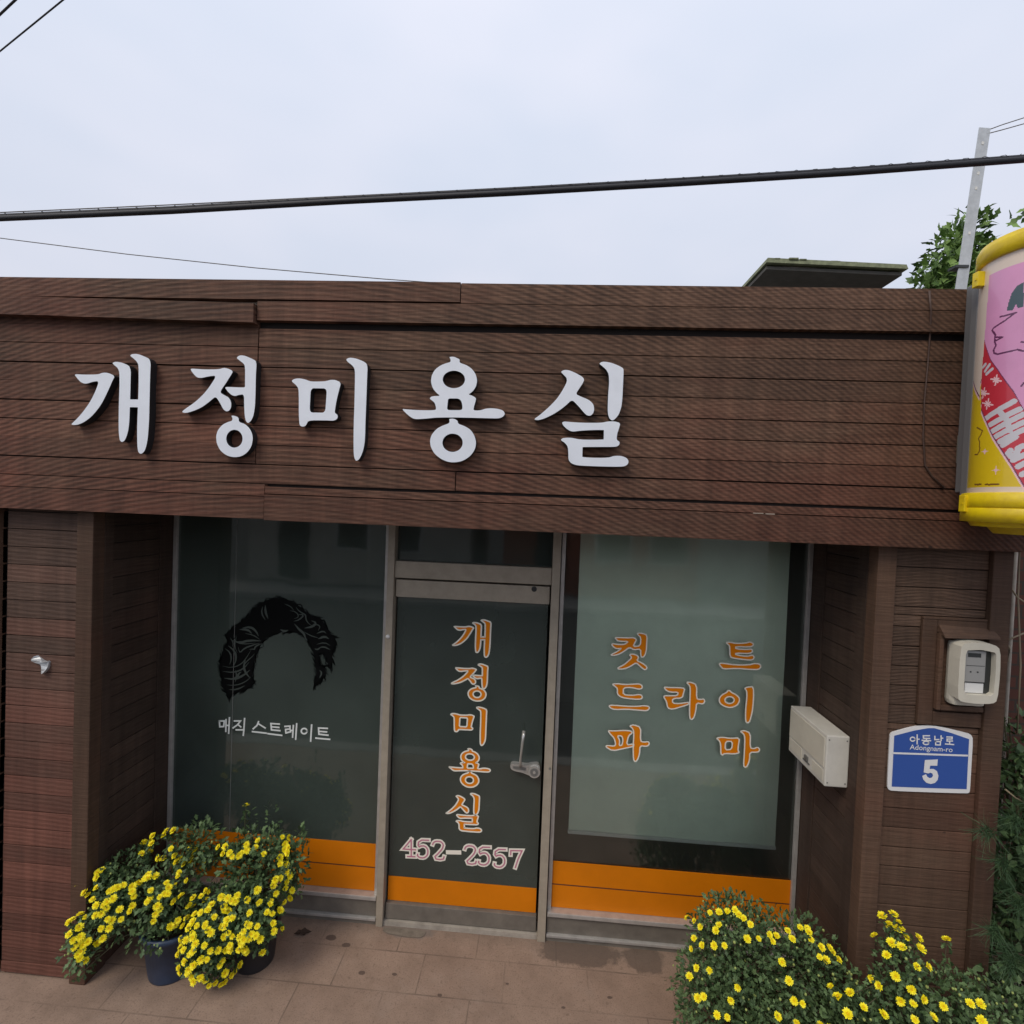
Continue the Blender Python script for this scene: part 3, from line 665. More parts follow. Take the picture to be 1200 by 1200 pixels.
for side, (oo, ii) in enumerate(((lo, li), (ro, ri))):
    for k in range(5 if side == 0 else 4):
        a_ = rgl.uniform(.08, .92); t0_ = rgl.uniform(.12, .8); t1_ = min(.98, t0_+rgl.uniform(.1, .24)); am = rgl.uniform(6, 16); fq = rgl.uniform(5, 9); phs = rgl.uniform(0, 6)
        st = []
        for q in range(9):
            t_ = t0_+(t1_-t0_)*q/8; p_, q_ = along(oo, t_), along(ii, t_); f_ = max(.03, min(.97, a_ + .25*(q/8-.5)*(1 if k % 2 else -1)))
            st.append((p_[0]+(q_[0]-p_[0])*f_ + am*math.sin(fq*q/8+phs), p_[1]+(q_[1]-p_[1])*f_ + am*.6*math.cos(fq*q/8+phs)))
        strands.append(st)
for i, sdl in enumerate(strands):
    P = pl1(ch(sdl))
    o2 = [P[0]]
    for q in range(1, len(P)-1): o2 += [tuple(P[q][k]*.72+P[q-1][k]*.28 for k in (0,1)), tuple(P[q][k]*.72+P[q+1][k]*.28 for k in (0,1))]
    o2 = o2+[P[-1]]; m_ = len(o2)-1; W_ = (.009, .014, .006)[i % 3]
    lens = [0]
    for q in range(m_): lens.append(lens[-1]+math.dist(o2[q], o2[q+1]))
    fine = [];
    for q in range(17):
        t_ = lens[-1]*q/16; k_ = max(z for z in range(m_) if lens[z] <= t_ + 1e-9)
        f_ = (t_-lens[k_])/max(1e-9, lens[k_+1]-lens[k_]); fine.append(tuple(o2[k_][c_]+(o2[k_+1][c_]-o2[k_][c_])*f_ for c_ in (0, 1)))
    ribbon(bm, fine, [W_*(.15+.85*math.sin(math.pi*q/16)) for q in range(17)], lambda u, v: (u, YG-.0024-i*.00004, v), 1, cap=False)
obj('hair_silhouette', bm, [HAIR, HAIR2], WL)
ct = crop(250, 830, 8.276)
tx = [[(60,122),(108,122),(102,176),(64,178),(60,122)],[(125,108),(122,225)],[(158,90),(150,242)],[(125,165),(155,165)],
 [(205,122),(265,122),(235,160),(192,190)],[(238,155),(268,180)],[(305,98),(298,200)],[(222,208),(298,208),(292,262)],
 [(440,128),(425,165),(388,198)],[(440,150),(505,190)],[(380,225),(515,240)],
 [(642,152),(560,147),(565,208),(648,216)],[(565,178),(638,185)],[(530,245),(665,262)],
 [(695,175),(745,172),(745,200),(702,204),(705,238),(752,226)],[(748,215),(775,212)],[(778,165),(770,280)],[(810,148),(800,300)],
 ell(882,220,28,26,14)+[(910,220)],[(955,160),(945,318)],[(1108,194),(1022,190),(1025,250),(1114,260)],[(1025,222),(1100,228)],[(995,288),(1130,300)]]
bm = BM()
for i, s_ in enumerate(tx): ribbon(bm, pl1(ct(s_)), .0098, lambda u, v: (u, YG-.0015-i*.00003, v))
obj('lettering', bm, LET_S, WL)
bm = BM(); s0 = at(276, 700, y=YG); s1 = at(272, 870, y=YG); bx(bm, s0.x-.0006, s0.x+.0006, YG-.002, YG-.0005, .475, 2.44); obj('film_seam', bm, GREYP, WL)
# blind hanging inside the right window
bt = at(682, 628, y=.592); bb = at(666, 975, y=.592); br_ = at(908, 993, y=.592)
bld_t = thing('roller_blind', 'pale green roller blind hanging inside the right shop window', 'blind', ((bb.x+br_.x)/2, .592, bb.z))
bm = BM(); n = 24
for i in range(n+1):
    pass
xs0, xs1, zb = bb.x, br_.x, (bb.z+br_.z)/2
vs = []
for j in range(13):
    z = zb + .012 + (2.47-zb-.012)*j/12
    vs.append([bm.verts.new((xs0+(xs1-xs0)*i/n, .592+.0025*math.sin(i*.7)*(1-j/12)+.002*math.sin(j*1.3+i*.3), z)) for i in range(n+1)])
for j in range(12):
    for i in range(n): bm.faces.new((vs[j][i], vs[j][i+1], vs[j+1][i+1], vs[j+1][i])).smooth = True
obj('cloth', bm, BLIND, bld_t)
bm = BM(); bx(bm, xs0-.004, xs1+.004, .583, .601, zb-.008, zb+.011, 0, .003); obj('bottom_bar', bm, PAPER, bld_t)
bm = BM(); tube(bm, [(xs0-.02, .62, 2.475), (xs1+.02, .62, 2.475)], .022, 12); obj('roller', bm, PAPER, bld_t)

# ------------------------------------------------------------------ things fixed to the front
# mailbox on the right recess wall
mb = thing('mailbox', 'cream metal letter box hung on the dark recess wall beside the right window', 'mailbox', (1.5, .3, 1.27))
bm = BM(); bx(bm, 1.442, 1.553, .112, .487, 1.265, 1.522, 0, .006); obj('body', bm, CREAM, mb)
bm = BM()
bx(bm, 1.4375, 1.4421, .122, .477, 1.355, 1.505, 0, .002); obj('flap', bm, CREAMP, mb)
bm = BM()
bx(bm, 1.4385, 1.4421, .125, .23, 1.285, 1.340, 0, .002); obj('name_slot', bm, CREAMP, mb)
bm = BM(); bx(bm, 1.4385, 1.4421, .34, .474, 1.285, 1.345, 0, .002); obj('name_slot', bm, CREAMP, mb)
bm = BM(); bx(bm, 1.434, 1.4421, .27, .305, 1.308, 1.332, 0, .003); bx(bm, 1.436, 1.4421, .255, .32, 1.298, 1.304, 0, .001); obj('lock', bm, SCREW, mb)
for xx in (1.455, 1.54):
    for zz in (1.285, 1.50):
        bm = BM(); bx(bm, xx-.003, xx+.003, .1105, .1121, zz-.003, zz+.003); obj('rivet', bm, SCREW, mb)
# electricity meter
mt = thing('electricity_meter', 'cream plastic electricity meter under a small board hood on the right wall', 'meter', (1.96, -.004, 1.78))
bm = BM(); bx(bm, 1.889, 2.035, -.062, -.001, 1.768, 2.062, 0, .022); obj('back_box', bm, CREAMP, mt)
bm = BM()
solid(bm, [chaikin([(1.885,1.815),(1.905,1.80),(1.97,1.795),(2.035,1.80),(2.055,1.815),(2.060,1.94),(2.055,2.045),(2.03,2.066),(1.965,2.073),(1.905,2.066),(1.885,2.045)], 1),
           chaikin([(1.910,1.835),(2.038,1.835),(2.041,1.94),(2.038,2.03),(1.975,2.040),(1.910,2.034)], 1, .1)], lambda u, v: (u, -.092, v), lambda u, v: (u, -.03, v), 0, 0)
obj('cover', bm, CREAMP, mt)
bm = BM(); bx(bm, 1.906, 2.044, -.066, -.064, 1.83, 2.045); obj('window_back', bm, DARKP, mt)
bm = BM(); bx(bm, 1.913, 2.008, -.078, -.067, 1.888, 2.030, 0, .003); bx(bm, 1.930, 1.985, -.0795, -.0783, 2.002, 2.020, 1)
for xx in (1.945, 1.975): bx(bm, xx-.003, xx+.003, -.0795, -.0783, 1.932, 1.938, 1)
bx(bm, 1.925, 2.004, -.0789, -.0783, 1.962, 1.964, 1)
obj('display', bm, [GREYP, DARKP], mt)
bm = BM(); bx(bm, 1.929, 2.008, -.072, -.067, 1.838, 1.882)
obj('label_card', bm, PAPER, mt)
# address plaque
cp = crop(1030, 840, 10)
pq = thing('address_plaque', 'blue house number plaque with white border reading 5 on the right wall', 'plaque', (1.855, -.006, 1.33))
YP = -.008
bm = BM(); solid(bm, [chaikin(pl1(cp([(128,225),(140,195),(168,178),(400,115),(530,103),(600,103),(700,112),(1050,195),(1085,215),(1103,260),(1085,560),(1068,870),(1055,892),(1030,898),(600,885),(150,868),(110,850),(98,815),(112,520)]), YP), 1)], lambda u, v: (u, YP, v), lambda u, v: (u, -.0015, v), 0, 0)
obj('plate', bm, PLW, pq)
bm = BM(); fill(bm, [pl1(cp([(180,222),(420,160),(580,133),(650,133),(850,190),(1057,262),(1028,848),(600,835),(150,818)]), YP-.001)], lambda u, v: (u, YP-.001, v)); obj('blue_field', bm, BLUE, pq)
bm = BM(); ribbon(bm, pl1(cp([(160,425),(600,440),(1042,455)]), YP-.002), .0085, lambda u, v: (u, YP-.002, v), cap=False)
five = [(538,506),(690,499),(683,574),(600,572),(594,612),(640,610),(680,636),(697,690),(688,740),(655,775),(605,787),(555,772),(520,735),(506,692),(552,672),(566,702),(592,718),(618,712),(634,690),(626,664),(604,655),(576,664),(524,650)]
fill(bm, [pl1(cp(five), YP-.002)], lambda u, v: (u, YP-.0022, v))
hg = [ell(395,262,28,24,12)+[(423,262)], [(448,212),(448,318)], [(448,262),(470,262)],
      [(592,222),(520,222),(522,252),(596,254)], [(556,255),(556,270)], [(505,275),(605,280)], ell(552,306,34,20,12)+[(586,306)],
      [(655,228),(655,268),(702,266)], [(728,222),(728,278)], [(728,250),(748,250)], [(664,290),(720,290),(718,330),(664,328),(664,290)],
      [(795,235),(858,238),(856,260),(798,260),(798,284),(862,284)], [(828,286),(828,316)], [(778,318),(875,325)]]
for i, s_ in enumerate(hg): ribbon(bm, pl1(cp(s_), YP-.002), .0058, lambda u, v: (u, YP-.002-i*.00003, v))
obj('number_and_name', bm, PLW, pq)
def text_mesh(txt, size, origin, mt, parent, name, rot):
    cu = bpy.data.curves.new('t', 'FONT'); cu.body = txt; cu.size = size; cu.align_x = 'CENTER'; cu.offset = .0002; cu.resolution_u = 3
    o = bpy.data.objects.new('t', cu); C.objects.link(o); bpy.context.view_layer.update()
    me = bpy.data.meshes.new_from_object(o); bpy.data.objects.remove(o)
    b = BM(); b.from_mesh(me); bpy.data.meshes.remove(me)
    bmesh.ops.transform(b, verts=b.verts, matrix=Matrix.Translation(origin) @ Matrix.Rotation(rot, 4, 'Y') @ Matrix.Rotation(math.pi/2, 4, 'X'))
    return obj(name, b, mt, parent, normals=False)
p = at(*cp([(612, 398)])[0], y=YP-.002)
text_mesh('Adongnam-ro', .034, p, PLW, pq, 'roman_name', 0)
# broken bracket left on the left wall
q = at(48, 778, y=-.01)
bm = BM(); solid(bm, [chaikin([(q.x-.045,q.z+.02),(q.x-.03,q.z+.045),(q.x-.01,q.z+.03),(q.x+.02,q.z+.012),(q.x+.045,q.z+.018),(q.x+.04,q.z-.02),(q.x+.02,q.z-.05),(q.x-.002,q.z-.046),(q.x+.006,q.z-.02),(q.x-.015,q.z+.0),(q.x-.03,q.z+.005)], 1)], lambda u, v: (u, -.014-.01*math.sin(u*90), v), lambda u, v: (u, .0, v), 0, 0)
tag(obj('broken_bracket', bm, GALV), 'small torn piece of pale metal stuck to the left board wall', 'bracket')
# brown wire hanging down the fascia
wp = [(1089,341),(1091,365),(1090,390),(1087,430),(1083,470),(1082,510),(1084,545),(1092,558),(1107,573)]
bm = BM(); tube(bm, [(lambda v: (v.x, v.y, v.z))(at(a, b, y=-.098 if b < 386 else -.068)) for a, b in wp], .004, 6); tag(obj('loose_wire', bm, mat('brown wire', (.07, .04, .03), .6)), 'thin brown wire hanging down the right end of the fascia', 'wire')

# light box sign projecting from the right end of the fascia
lb = thing('lightbox_sign', 'yellow and pink drum shaped light box sign projecting at the right end of the fascia', 'sign', (1.968, -.335, 2.62))
SX, SY, RX, RY = 1.968, -.335, .235, .215
ZB0, ZB1, ZC0, ZC1 = 2.665, 3.695, 2.69, 3.70
bzt = 3.80; bzb = 2.625
def drum(bm, prof, seg=64):
    rings = [[bm.verts.new((SX+(RX+dr)*math.cos(k*2*math.pi/seg), SY+(RY+dr)*math.sin(k*2*math.pi/seg), z)) for k in range(seg)] for dr, z in prof]
    for i in range(len(rings)-1):
        for k in range(seg): f = bm.faces.new((rings[i][k], rings[i][(k+1)%seg], rings[i+1][(k+1)%seg], rings[i+1][k])); f.smooth = abs(prof[i][1]-prof[i+1][1]) > .02
    bm.faces.new(rings[0]); bm.faces.new(rings[-1])
def on_drum(px, py):
    """where the sight line meets the drum: angle round it and height"""
    d = ray(px, py); ox, oy = (CAM.x-SX)/RX, (CAM.y-SY)/RY; dx, dy = d.x/RX, d.y/RY
    a = dx*dx+dy*dy; b = ox*dx+oy*dy; c_ = ox*ox+oy*oy-1; q = b*b-a*c_
    t = (-b-math.sqrt(q))/a if q > 0 else -b/a
    p = CAM+d*t
    return math.atan2((p.y-SY)/RY, (p.x-SX)/RX) % (2*math.pi), p.z
def zz_at(px, py): return on_drum(px, py)[1]
zc1 = zz_at(1160, 307); ztop = zz_at(1160, 284); zc0 = zz_at(1160, 578); zcb = zz_at(1160, 612)
bm = BM(); drum(bm, [(.004, zc1-.002), (.012, zc1), (.012, ztop-.025), (.004, ztop-.006), (-.03, ztop)]); obj('top_cap', bm, YEL, lb)
bm = BM(); drum(bm, [(-.09, zcb-.045), (-.07, zcb-.02), (-.02, zcb-.018), (-.01, zcb-.001), (.016, zcb), (.016, (zcb+zc0)/2-.003), (.012, (zcb+zc0)/2), (.016, (zcb+zc0)/2+.003), (.016, zc0), (.004, zc0+.004)]); obj('bottom_cap', bm, YEL, lb)
bx0 = SX-RX-.03
ZR = (zc0, zc1)
# printed film round the drum: a fine grid of cells, each taking the colour of the print there
def dp(pts): return [on_drum(*p) for p in pts]
def inside(poly, u, v):
    r = False; j = len(poly)-1
    for i in range(len(poly)):
        a, b = poly[i], poly[j]
        if (a[1] > v) != (b[1] > v) and u < (b[0]-a[0])*(v-a[1])/(b[1]-a[1])+a[0]: r = not r
        j = i
    return r
def nearline(pl, u, v, wd):
    for i in range(len(pl)-1):
        ax, ay = pl[i][0]*RX, pl[i][1]; bx_, by = pl[i+1][0]*RX, pl[i+1][1]; px, py = u*RX, v
        dx, dy = bx_-ax, by-ay; l2 = dx*dx+dy*dy
        t = max(0, min(1, ((px-ax)*dx+(py-ay)*dy)/l2)) if l2 else 0
        if (px-ax-t*dx)**2+(py-ay-t*dy)**2 < wd*wd/4: return True
    return False
pk = dp([(1159,325),(1173,320),(1186,316),(1199,313)])
pink_b = dp([(1199,478),(1195,471),(1188,458),(1178,445),(1169,432),(1161,421),(1155,404),(1153,394)])
band_b = dp([(1150,440),(1149,450),(1148,464),(1150,479),(1156,493),(1163,509),(1170,520),(1185,543),(1198,565)])
far = pink_b[0][0] + 1.3
slope_p = (pink_b[0][1]-pink_b[3][1])/(pink_b[0][0]-pink_b[3][0]); slope_b = (band_b[-1][1]-band_b[-3][1])/(band_b[-1][0]-band_b[-3][0])
def interp(pts, u):
    pts = sorted(pts)
    if u <= pts[0][0]: return pts[0][1] + (pts[0][0]-u)*.25
    for a, b in zip(pts, pts[1:]):
        if u <= b[0]: return a[1]+(b[1]-a[1])*(u-a[0])/max(1e-6, b[0]-a[0])
    s_ = (pts[-1][1]-pts[-3][1])/(pts[-1][0]-pts[-3][0]); return pts[-1][1]+s_*(u-pts[-1][0])
plast = min(p[0] for p in pk); mg = dp([(1159,330),(1149.5,452)])
c8, c9, c10 = crop(1120, 240, 7.5), crop(1120, 380, 8.575), crop(1100, 500, 8.571)
face = [dp(c8([(390,985),(460,968),(530,948)])), dp(c8([(510,960),(430,1020),(330,1085),(320,1105),(345,1140),(345,1190)])), dp(c9([(385,80),(400,110),(392,130),(470,130),(405,165),(388,170),(405,210),(380,260),(385,290),(420,300),(530,275),(620,255),(684,270)])), dp(c9([(660,178),(684,180)])), dp(c9([(660,620),(684,590)]))]
hairp = dp(c8([(598,680),(540,712),(490,780),(458,880),(450,932),(500,928),(530,870),(545,908),(598,895)]))
hairl = dp(c8([(575,690),(598,680),(598,895),(560,905)]))
lets = [dp(c9(p)) for p in ([(300,948),(585,775)],[(345,1010),(640,855)],[(430,865),(500,945)],[(370,1075),(680,905)],[(400,1130),(680,985)],[(520,1000),(545,1065)],[(440,1180),(683,1058)])] + \
       [dp(c10(p)) for p in ([(645,185),(770,105)],[(845,195),(800,215),(780,275),(730,300),(700,265),(720,240)],[(750,335),(855,285)],[(800,400),(855,370)],[(840,480),(856,470)])]
small = [dp(c9(p)) for p in ([(275,430),(300,400)],[(295,470),(340,405)],[(310,500),(365,450)])]
star = []
for sx, sy in ((405,560),(280,690),(320,800)):
    for k in range(4):
        a = k*math.pi/4 + .2; r_ = 52 if k % 2 == 0 else 30
        star.append(dp(c9([(sx-r_*math.cos(a), sy-r_*math.sin(a)), (sx+r_*math.cos(a), sy+r_*math.sin(a))])))
ghost = dp(c10([(385,10),(440,40),(425,80),(400,120),(410,150),(412,240),(390,280),(365,280)]))
tiny = [dp(c10(p)) for p in ([(365,580),(375,580)],[(385,582),(398,582)],[(405,578),(425,578)],[(470,580),(490,578)],[(500,582),(515,582)],[(525,578),(560,578)],[(570,580),(600,578)])]
pst = [on_drum(*p) for p in ((1154, 529), (1167, 551))]
bm = BM()
NU, NV = 320, 680
u0, u1 = math.radians(95), math.radians(325)
z0, z1 = ZR
gv = [[bm.verts.new((SX+RX*math.cos(u0+(u1-u0)*i/NU), SY+RY*math.sin(u0+(u1-u0)*i/NU), z0+(z1-z0)*j/NV)) for i in range(NU+1)] for j in range(NV+1)]
for j in range(NV):
    v = z0+(z1-z0)*(j+.5)/NV
    for i in range(NU):
        u = u0+(u1-u0)*(i+.5)/NU
        zp, zb_ = interp(pink_b, u), interp(band_b, u)
        if u < plast-.02 : mi = 3 if u < plast-.08 or v > z0+.02 else 3
        ul = mg[1][0] + (mg[0][0]-mg[1][0])*max(0, min(1, (v-mg[1][1])/(mg[0][1]-mg[1][1])))
        if v > z1 - .055 or (v > zb_ and u < ul): mi = 3
        elif v > zp:
            mi = 1
            if inside(hairp, u, v): mi = 6
            if any(nearline(l, u, v, .0065) for l in face): mi = 5
        elif abs(v-zp) < .006: mi = 5
        elif v > zb_:
            mi = 2
            if any(nearline(l, u, v, .021) for l in lets): mi = 4
            if any(nearline(l, u, v, .012) for l in small): mi = 4
            if any(nearline(l, u, v, .006) for l in star): mi = 8
        elif v > zb_ - .008: mi = 5
        elif v > zb_ - .020: mi = 8
        elif v < z0+.025: mi = 3
        else:
            mi = 0
            if nearline(ghost, u, v, .006): mi = 7
            if any(nearline(l, u, v, .007) for l in tiny): mi = 7
            if any((abs((u-a)*RX)+.0015)*(abs(v-b)+.0015) < 3.2e-5 and abs((u-a)*RX) < .02 and abs(v-b) < .02 for a, b in pst): mi = 8
        f = bm.faces.new((gv[j][i], gv[j][i+1], gv[j+1][i+1], gv[j+1][i])); f.material_index = mi; f.smooth = True
obj('printed_face', bm, [SGY, SGP, SGR, SGC, SGW, SGD, SGH, SGB, SGQ], lb)
# grey rear channel, hinge tabs and wall brackets
xl = SX - RX
CHAN = mat('grey sign channel', (.2, .2, .2), .5, metal=.4)
q = at(1137, 480, y=SY+RY*.55)
bm = BM(); bx(bm, q.x-.012, q.x+.022, SY+RY*.45, SY+RY*.62, zc0-.01, zc1+.0, 0, .004); obj('rear_channel', bm, CHAN, lb)
bm = BM(); bx(bm, q.x+.03, SX+RX-.02, SY+RY*.78, SY+RY*1.0, zc0+.01, zc1-.02, 0, .004); obj('back_panel', bm, CHAN, lb)
for (a, b, hh) in ((1146, 328, .03), (1130, 590, .034)):
    q = at(a, b, y=SY+.06); bm = BM()
    bx(bm, q.x-.011, q.x+.035, SY+.045, SY+.075, q.z-hh, q.z+hh, 0, .003)
    bx(bm, q.x-.014, q.x-.0105, SY+.052, SY+.06, q.z-.004, q.z+.004, 0, 0)
    obj('hinge', bm, YEL, lb)
BRK = mat('weathered bracket', (.2, .19, .15), .6, metal=.3, var=.3, vscale=30)
for (a, b) in ((1137, 374), (1131, 526)):
    y0 = -.090 if b < 400 else -.068
    q = at(a, b, y=-.09); bm = BM()
    bx(bm, q.x-.02, q.x+.022, y0-.004, y0, q.z-.062, q.z+.062, 0, .002); bx(bm, q.x+.01, q.x+.022, SY+RY*.7, y0-.0041, q.z-.03, q.z+.03, 0, .002)
    for dz in (-.045, -.015, .015, .045): bx(bm, q.x-.013, q.x-.007, y0-.0055, y0-.0035, q.z+dz-.003, q.z+dz+.003, 1)
    obj('wall_bracket', bm, [BRK, DARKP], lb)

# ------------------------------------------------------------------ roof level and sky
rc = thing('rooftop_canopy', 'small flat mossy roof slab standing behind the fascia at right', 'canopy', (1.68, 1.5, 3.52))
bm = BM(); hexa(bm, [(1.31,.80,4.118),(2.115,.80,4.088),(2.13,2.3,4.09),(1.31,2.3,4.115),(1.31,.80,4.137),(2.115,.80,4.107),(2.13,2.3,4.11),(1.31,2.3,4.135)]); obj('soffit_board', bm, UNDER, rc)
bm = BM(); hexa(bm, [(1.30,.775,4.150),(2.135,.775,4.118),(2.14,2.3,4.12),(1.30,2.3,4.145),(1.31,.785,4.182),(2.13,.785,4.148),(2.13,2.3,4.15),(1.31,2.3,4.175)])
for i in range(60):
    x = random.uniform(1.33, 2.05); y = random.uniform(.79, 1.2); r_ = random.uniform(.008, .02); zb_ = 4.178-(x-1.31)*.04
    bx(bm, x-r_*1.6, x+r_*1.6, y-r_, y+r_, zb_-.004, zb_+r_*.45, 0, .003)
obj('roof_slab', bm, MOSS, rc)
bm = BM(); bx(bm, 1.45, 2.0, 1.35, 2.2, 3.521, 4.085); bx(bm, 1.33, 2.1, .815, 2.25, 4.137, 4.142); obj('base', bm, CONC, rc)
# slotted steel upright
ps = at(1125, 345, y=.16); pt = at(1154, 150, y=.16)
po = thing('steel_upright', 'leaning slotted galvanised steel upright behind the fascia by the yellow sign', 'post', (ps.x, .16, 3.53))
dv = (pt-ps); dv.y = 0; ln = dv.length; ax = dv.normalized(); sx = Vector((ax.z, 0, -ax.x))
bm = BM(); base = ps - ax*.2
hexa(bm, [tuple(base + sx*a + Vector((0,b,0)) + ax*c_) for c_ in (0, ln+.2) for a, b in ((-.026,-.002),(.026,-.002),(.026,.002),(-.026,.002))])
hexa(bm, [tuple(base + sx*a + Vector((0,b,0)) + ax*c_) for c_ in (0, ln+.2) for a, b in ((.0222,.0021),(.0262,.0021),(.0262,.04),(.0222,.04))])
for i in (3, 6, 7, 9):
    c0 = base + ax*(.28 + i*.072) + Vector((0, -.0028, 0))
    hexa(bm, [tuple(c0 + sx*a + Vector((0,b,0)) + ax*c_) for c_ in (-.007, .007) for a, b in ((-.005,-.0008),(.005,-.0008),(.005,.0006),(-.005,.0006))], 1)
obj('angle_bar', bm, [GALV, PAPER], po)
q = at(1127, 312, y=.155); bm = BM(); bx(bm, q.x-.03, q.x+.032, .152, .202, q.z-.006, q.z+.006); obj('cable_tie', bm, DARKP, po)
# cables
def sag(p, q, s, n=40):
    return [p.lerp(q, i/n) - Vector((0, 0, s*4*(i/n)*(1-i/n))) for i in range(n+1)]
def span(pl_, y, ext, drop):
    """a cable through the photo's points, carried on past the frame on both sides"""
    P = [at(a, b, y=y) for a, b in pl_]
    l = (P[0]-P[1]).normalized(); r_ = (P[-1]-P[-2]).normalized()
    pre = [P[0]+l*ext*k/6 + Vector((0,0,drop*(k/6)**2)) for k in range(6, 0, -1)]; post = [P[-1]+r_*ext*k/6 + Vector((0,0,drop*(k/6)**2)) for k in range(1, 7)]
    return pre+P+post
def far_span(a, b, ext):
    p, q = at(*a, y=3.0), at(*b, y=2.6 if b[0] > 50 else 2.89); d_ = (q-p).normalized()
    return [p-d_*ext+Vector((0,0,.8)), p-d_*ext*.5+Vector((0,0,.2)), p, q, q+d_*ext*.5+Vector((0,0,.2)), q+d_*ext+Vector((0,0,.8))]
cb = thing('power_cable', 'thick black bundled cable crossing the sky above the fascia', 'cable', tuple(at(600, 226, y=-.8)))
bun = [(0,256),(200,247.5),(400,236),(600,226),(800,214.5),(1000,202),(1200,187)]
for dy, yy, r_ in ((0, -.8, .0095), (-3.8, -.79, .0075)):
    bm = BM(); tube(bm, span([(a, b+dy*(1-.25*abs(a-600)/600)) for a, b in bun], yy, 14, 1.2), r_, 8); obj('strand', bm, CABLE, cb)
bm = BM(); tube(bm, span([(0,249),(200,240),(400,230),(600,220.5),(800,211),(1000,199),(1200,184)], -.78, 14, 1.2), .0018, 6); obj('support_wire', bm, WIRE, cb)
bm = BM()
CPT = span([(a, b-1.5) for a, b in bun], -.795, 0.01, 0)
import itertools
tot = CPT[6:-6]
pts = []
for a, b in zip(tot, tot[1:]):
    for k in range(60): pts.append(a.lerp(b, k/60))
hx = [p + Vector((0, math.cos(i*.95)*.0085, math.sin(i*.95)*.0095+.004)) for i, p in enumerate(pts)]
tube(bm, hx, .0009, 4); obj('lashing_wire', bm, CABLE, cb)
bm = BM(); tube(bm, span([(0,279),(150,298),(300,314),(450,327),(505,331)], -.02, 8, .3)[:-5], .0022, 6); tag(obj('thin_wire', bm, WIRE), 'thin grey wire slanting down to the top edge of the fascia', 'wire')
bm = BM(); tube(bm, far_span((0,17), (20,-2), 12), .012, 6); tag(obj('overhead_cable', bm, CABLE), 'thick black cable cutting across the very top left corner', 'cable')
bm = BM(); tube(bm, far_span((0,60), (75,-1), 12), .008, 6); tag(obj('overhead_cable', bm, CABLE), 'thinner black cable below the one in the top left corner', 'cable')
for (a, lbl) in (([(1156,153),(1175,146),(1200,138)], 'upper of two thin wires tied to the steel upright'), ([(1156,157),(1175,152),(1200,145)], 'lower of two thin wires tied to the steel upright')):
    bm = BM(); tube(bm, span(a, .16, 10, .2)[6:], .0022, 6); tag(obj('tie_wire', bm, WIRE), lbl, 'wire', 'thin wires at the steel upright')

# ------------------------------------------------------------------ plants
def leaf(bm, p, d, n, l, wd, mi=0, lobes=True):
    d = d.normalized(); s = d.cross(n)
    if s.length < 1e-3: s = d.cross(Vector((.3, .5, .8)))
    s.normalize(); u = s.cross(d)
    pr = [(0,0),(.25,.32),(.38,.2),(.58,.5),(.7,.26),(1,0)] if lobes else [(0,0),(.3,.42),(.62,.38),(1,0)]
    mid = [bm.verts.new(p + d*l*t - u*(.12*l*t*t)) for t, _ in pr]
    for sg in (1, -1):
        e = [mid[0]] + [bm.verts.new(p + d*l*t + s*sg*wd*w_ + u*(.10*wd - .2*l*t*t)) for t, w_ in pr[1:-1]] + [mid[-1]]
        for i in range(len(pr)-1):
            q = [mid[i], mid[i+1], e[i+1], e[i]]
            q2 = []
            for v in q:
                if v not in q2: q2.append(v)
            if len(q2) > 2: bm.faces.new(q2).material_index = mi
def rnd_dir():
    while True:
        v = Vector((random.uniform(-1,1), random.uniform(-1,1), random.uniform(-1,1)))
        if .05 < v.length < 1: return v.normalized()
def blob_leaves(bm, blobs, count, l, lobes=True, zmin=.03, mi=0, deep=.45):
    tot = sum(b[3]*b[5]*b[4] for b in blobs)
    for b in blobs:
        for _ in range(int(count*b[3]*b[4]*b[5]/tot)):
            d = rnd_dir(); r_ = random.random()**deep
            r_ *= 1 + .12*math.sin(d.x*7+b[0]*9)*math.sin(d.z*8+d.y*6)
            p = Vector((b[0]+d.x*b[3]*r_, b[1]+d.y*b[4]*r_, b[2]+d.z*b[5]*r_))
            if p.z < zmin: continue
            dd = (d + rnd_dir()*.8 + Vector((0,0,.15)))
            ll = l*random.uniform(.55, 1.15)
            leaf(bm, p, dd, (d+Vector((0,0,.8))+rnd_dir()*.5).normalized(), ll, ll*.62, mi, lobes)
def hit(blobs, px, py):
    d = ray(px, py); best = None; near = None
    for b in blobs:
        o = Vector(((CAM.x-b[0])/b[3], (CAM.y-b[1])/b[4], (CAM.z-b[2])/b[5])); e = Vector((d.x/b[3], d.y/b[4], d.z/b[5]))
        A = e.dot(e); B = o.dot(e); q = B*B-A*(o.dot(o)-1)
        t = (-B-math.sqrt(q))/A if q > 0 else -B/A
        dist = 0 if q > 0 else math.sqrt(max(0, o.dot(o)-B*B/A))
        if q > 0 and (best is None or t < best[0]): best = (t, b)
        if near is None or dist < near[0]: near = (dist, t, b)
    t, b = best if best else (near[1], near[2])
    p = CAM + d*t; n = Vector(((p.x-b[0])/b[3]**2, (p.y-b[1])/b[4]**2, (p.z-b[2])/b[5]**2)).normalized()
    return p, n
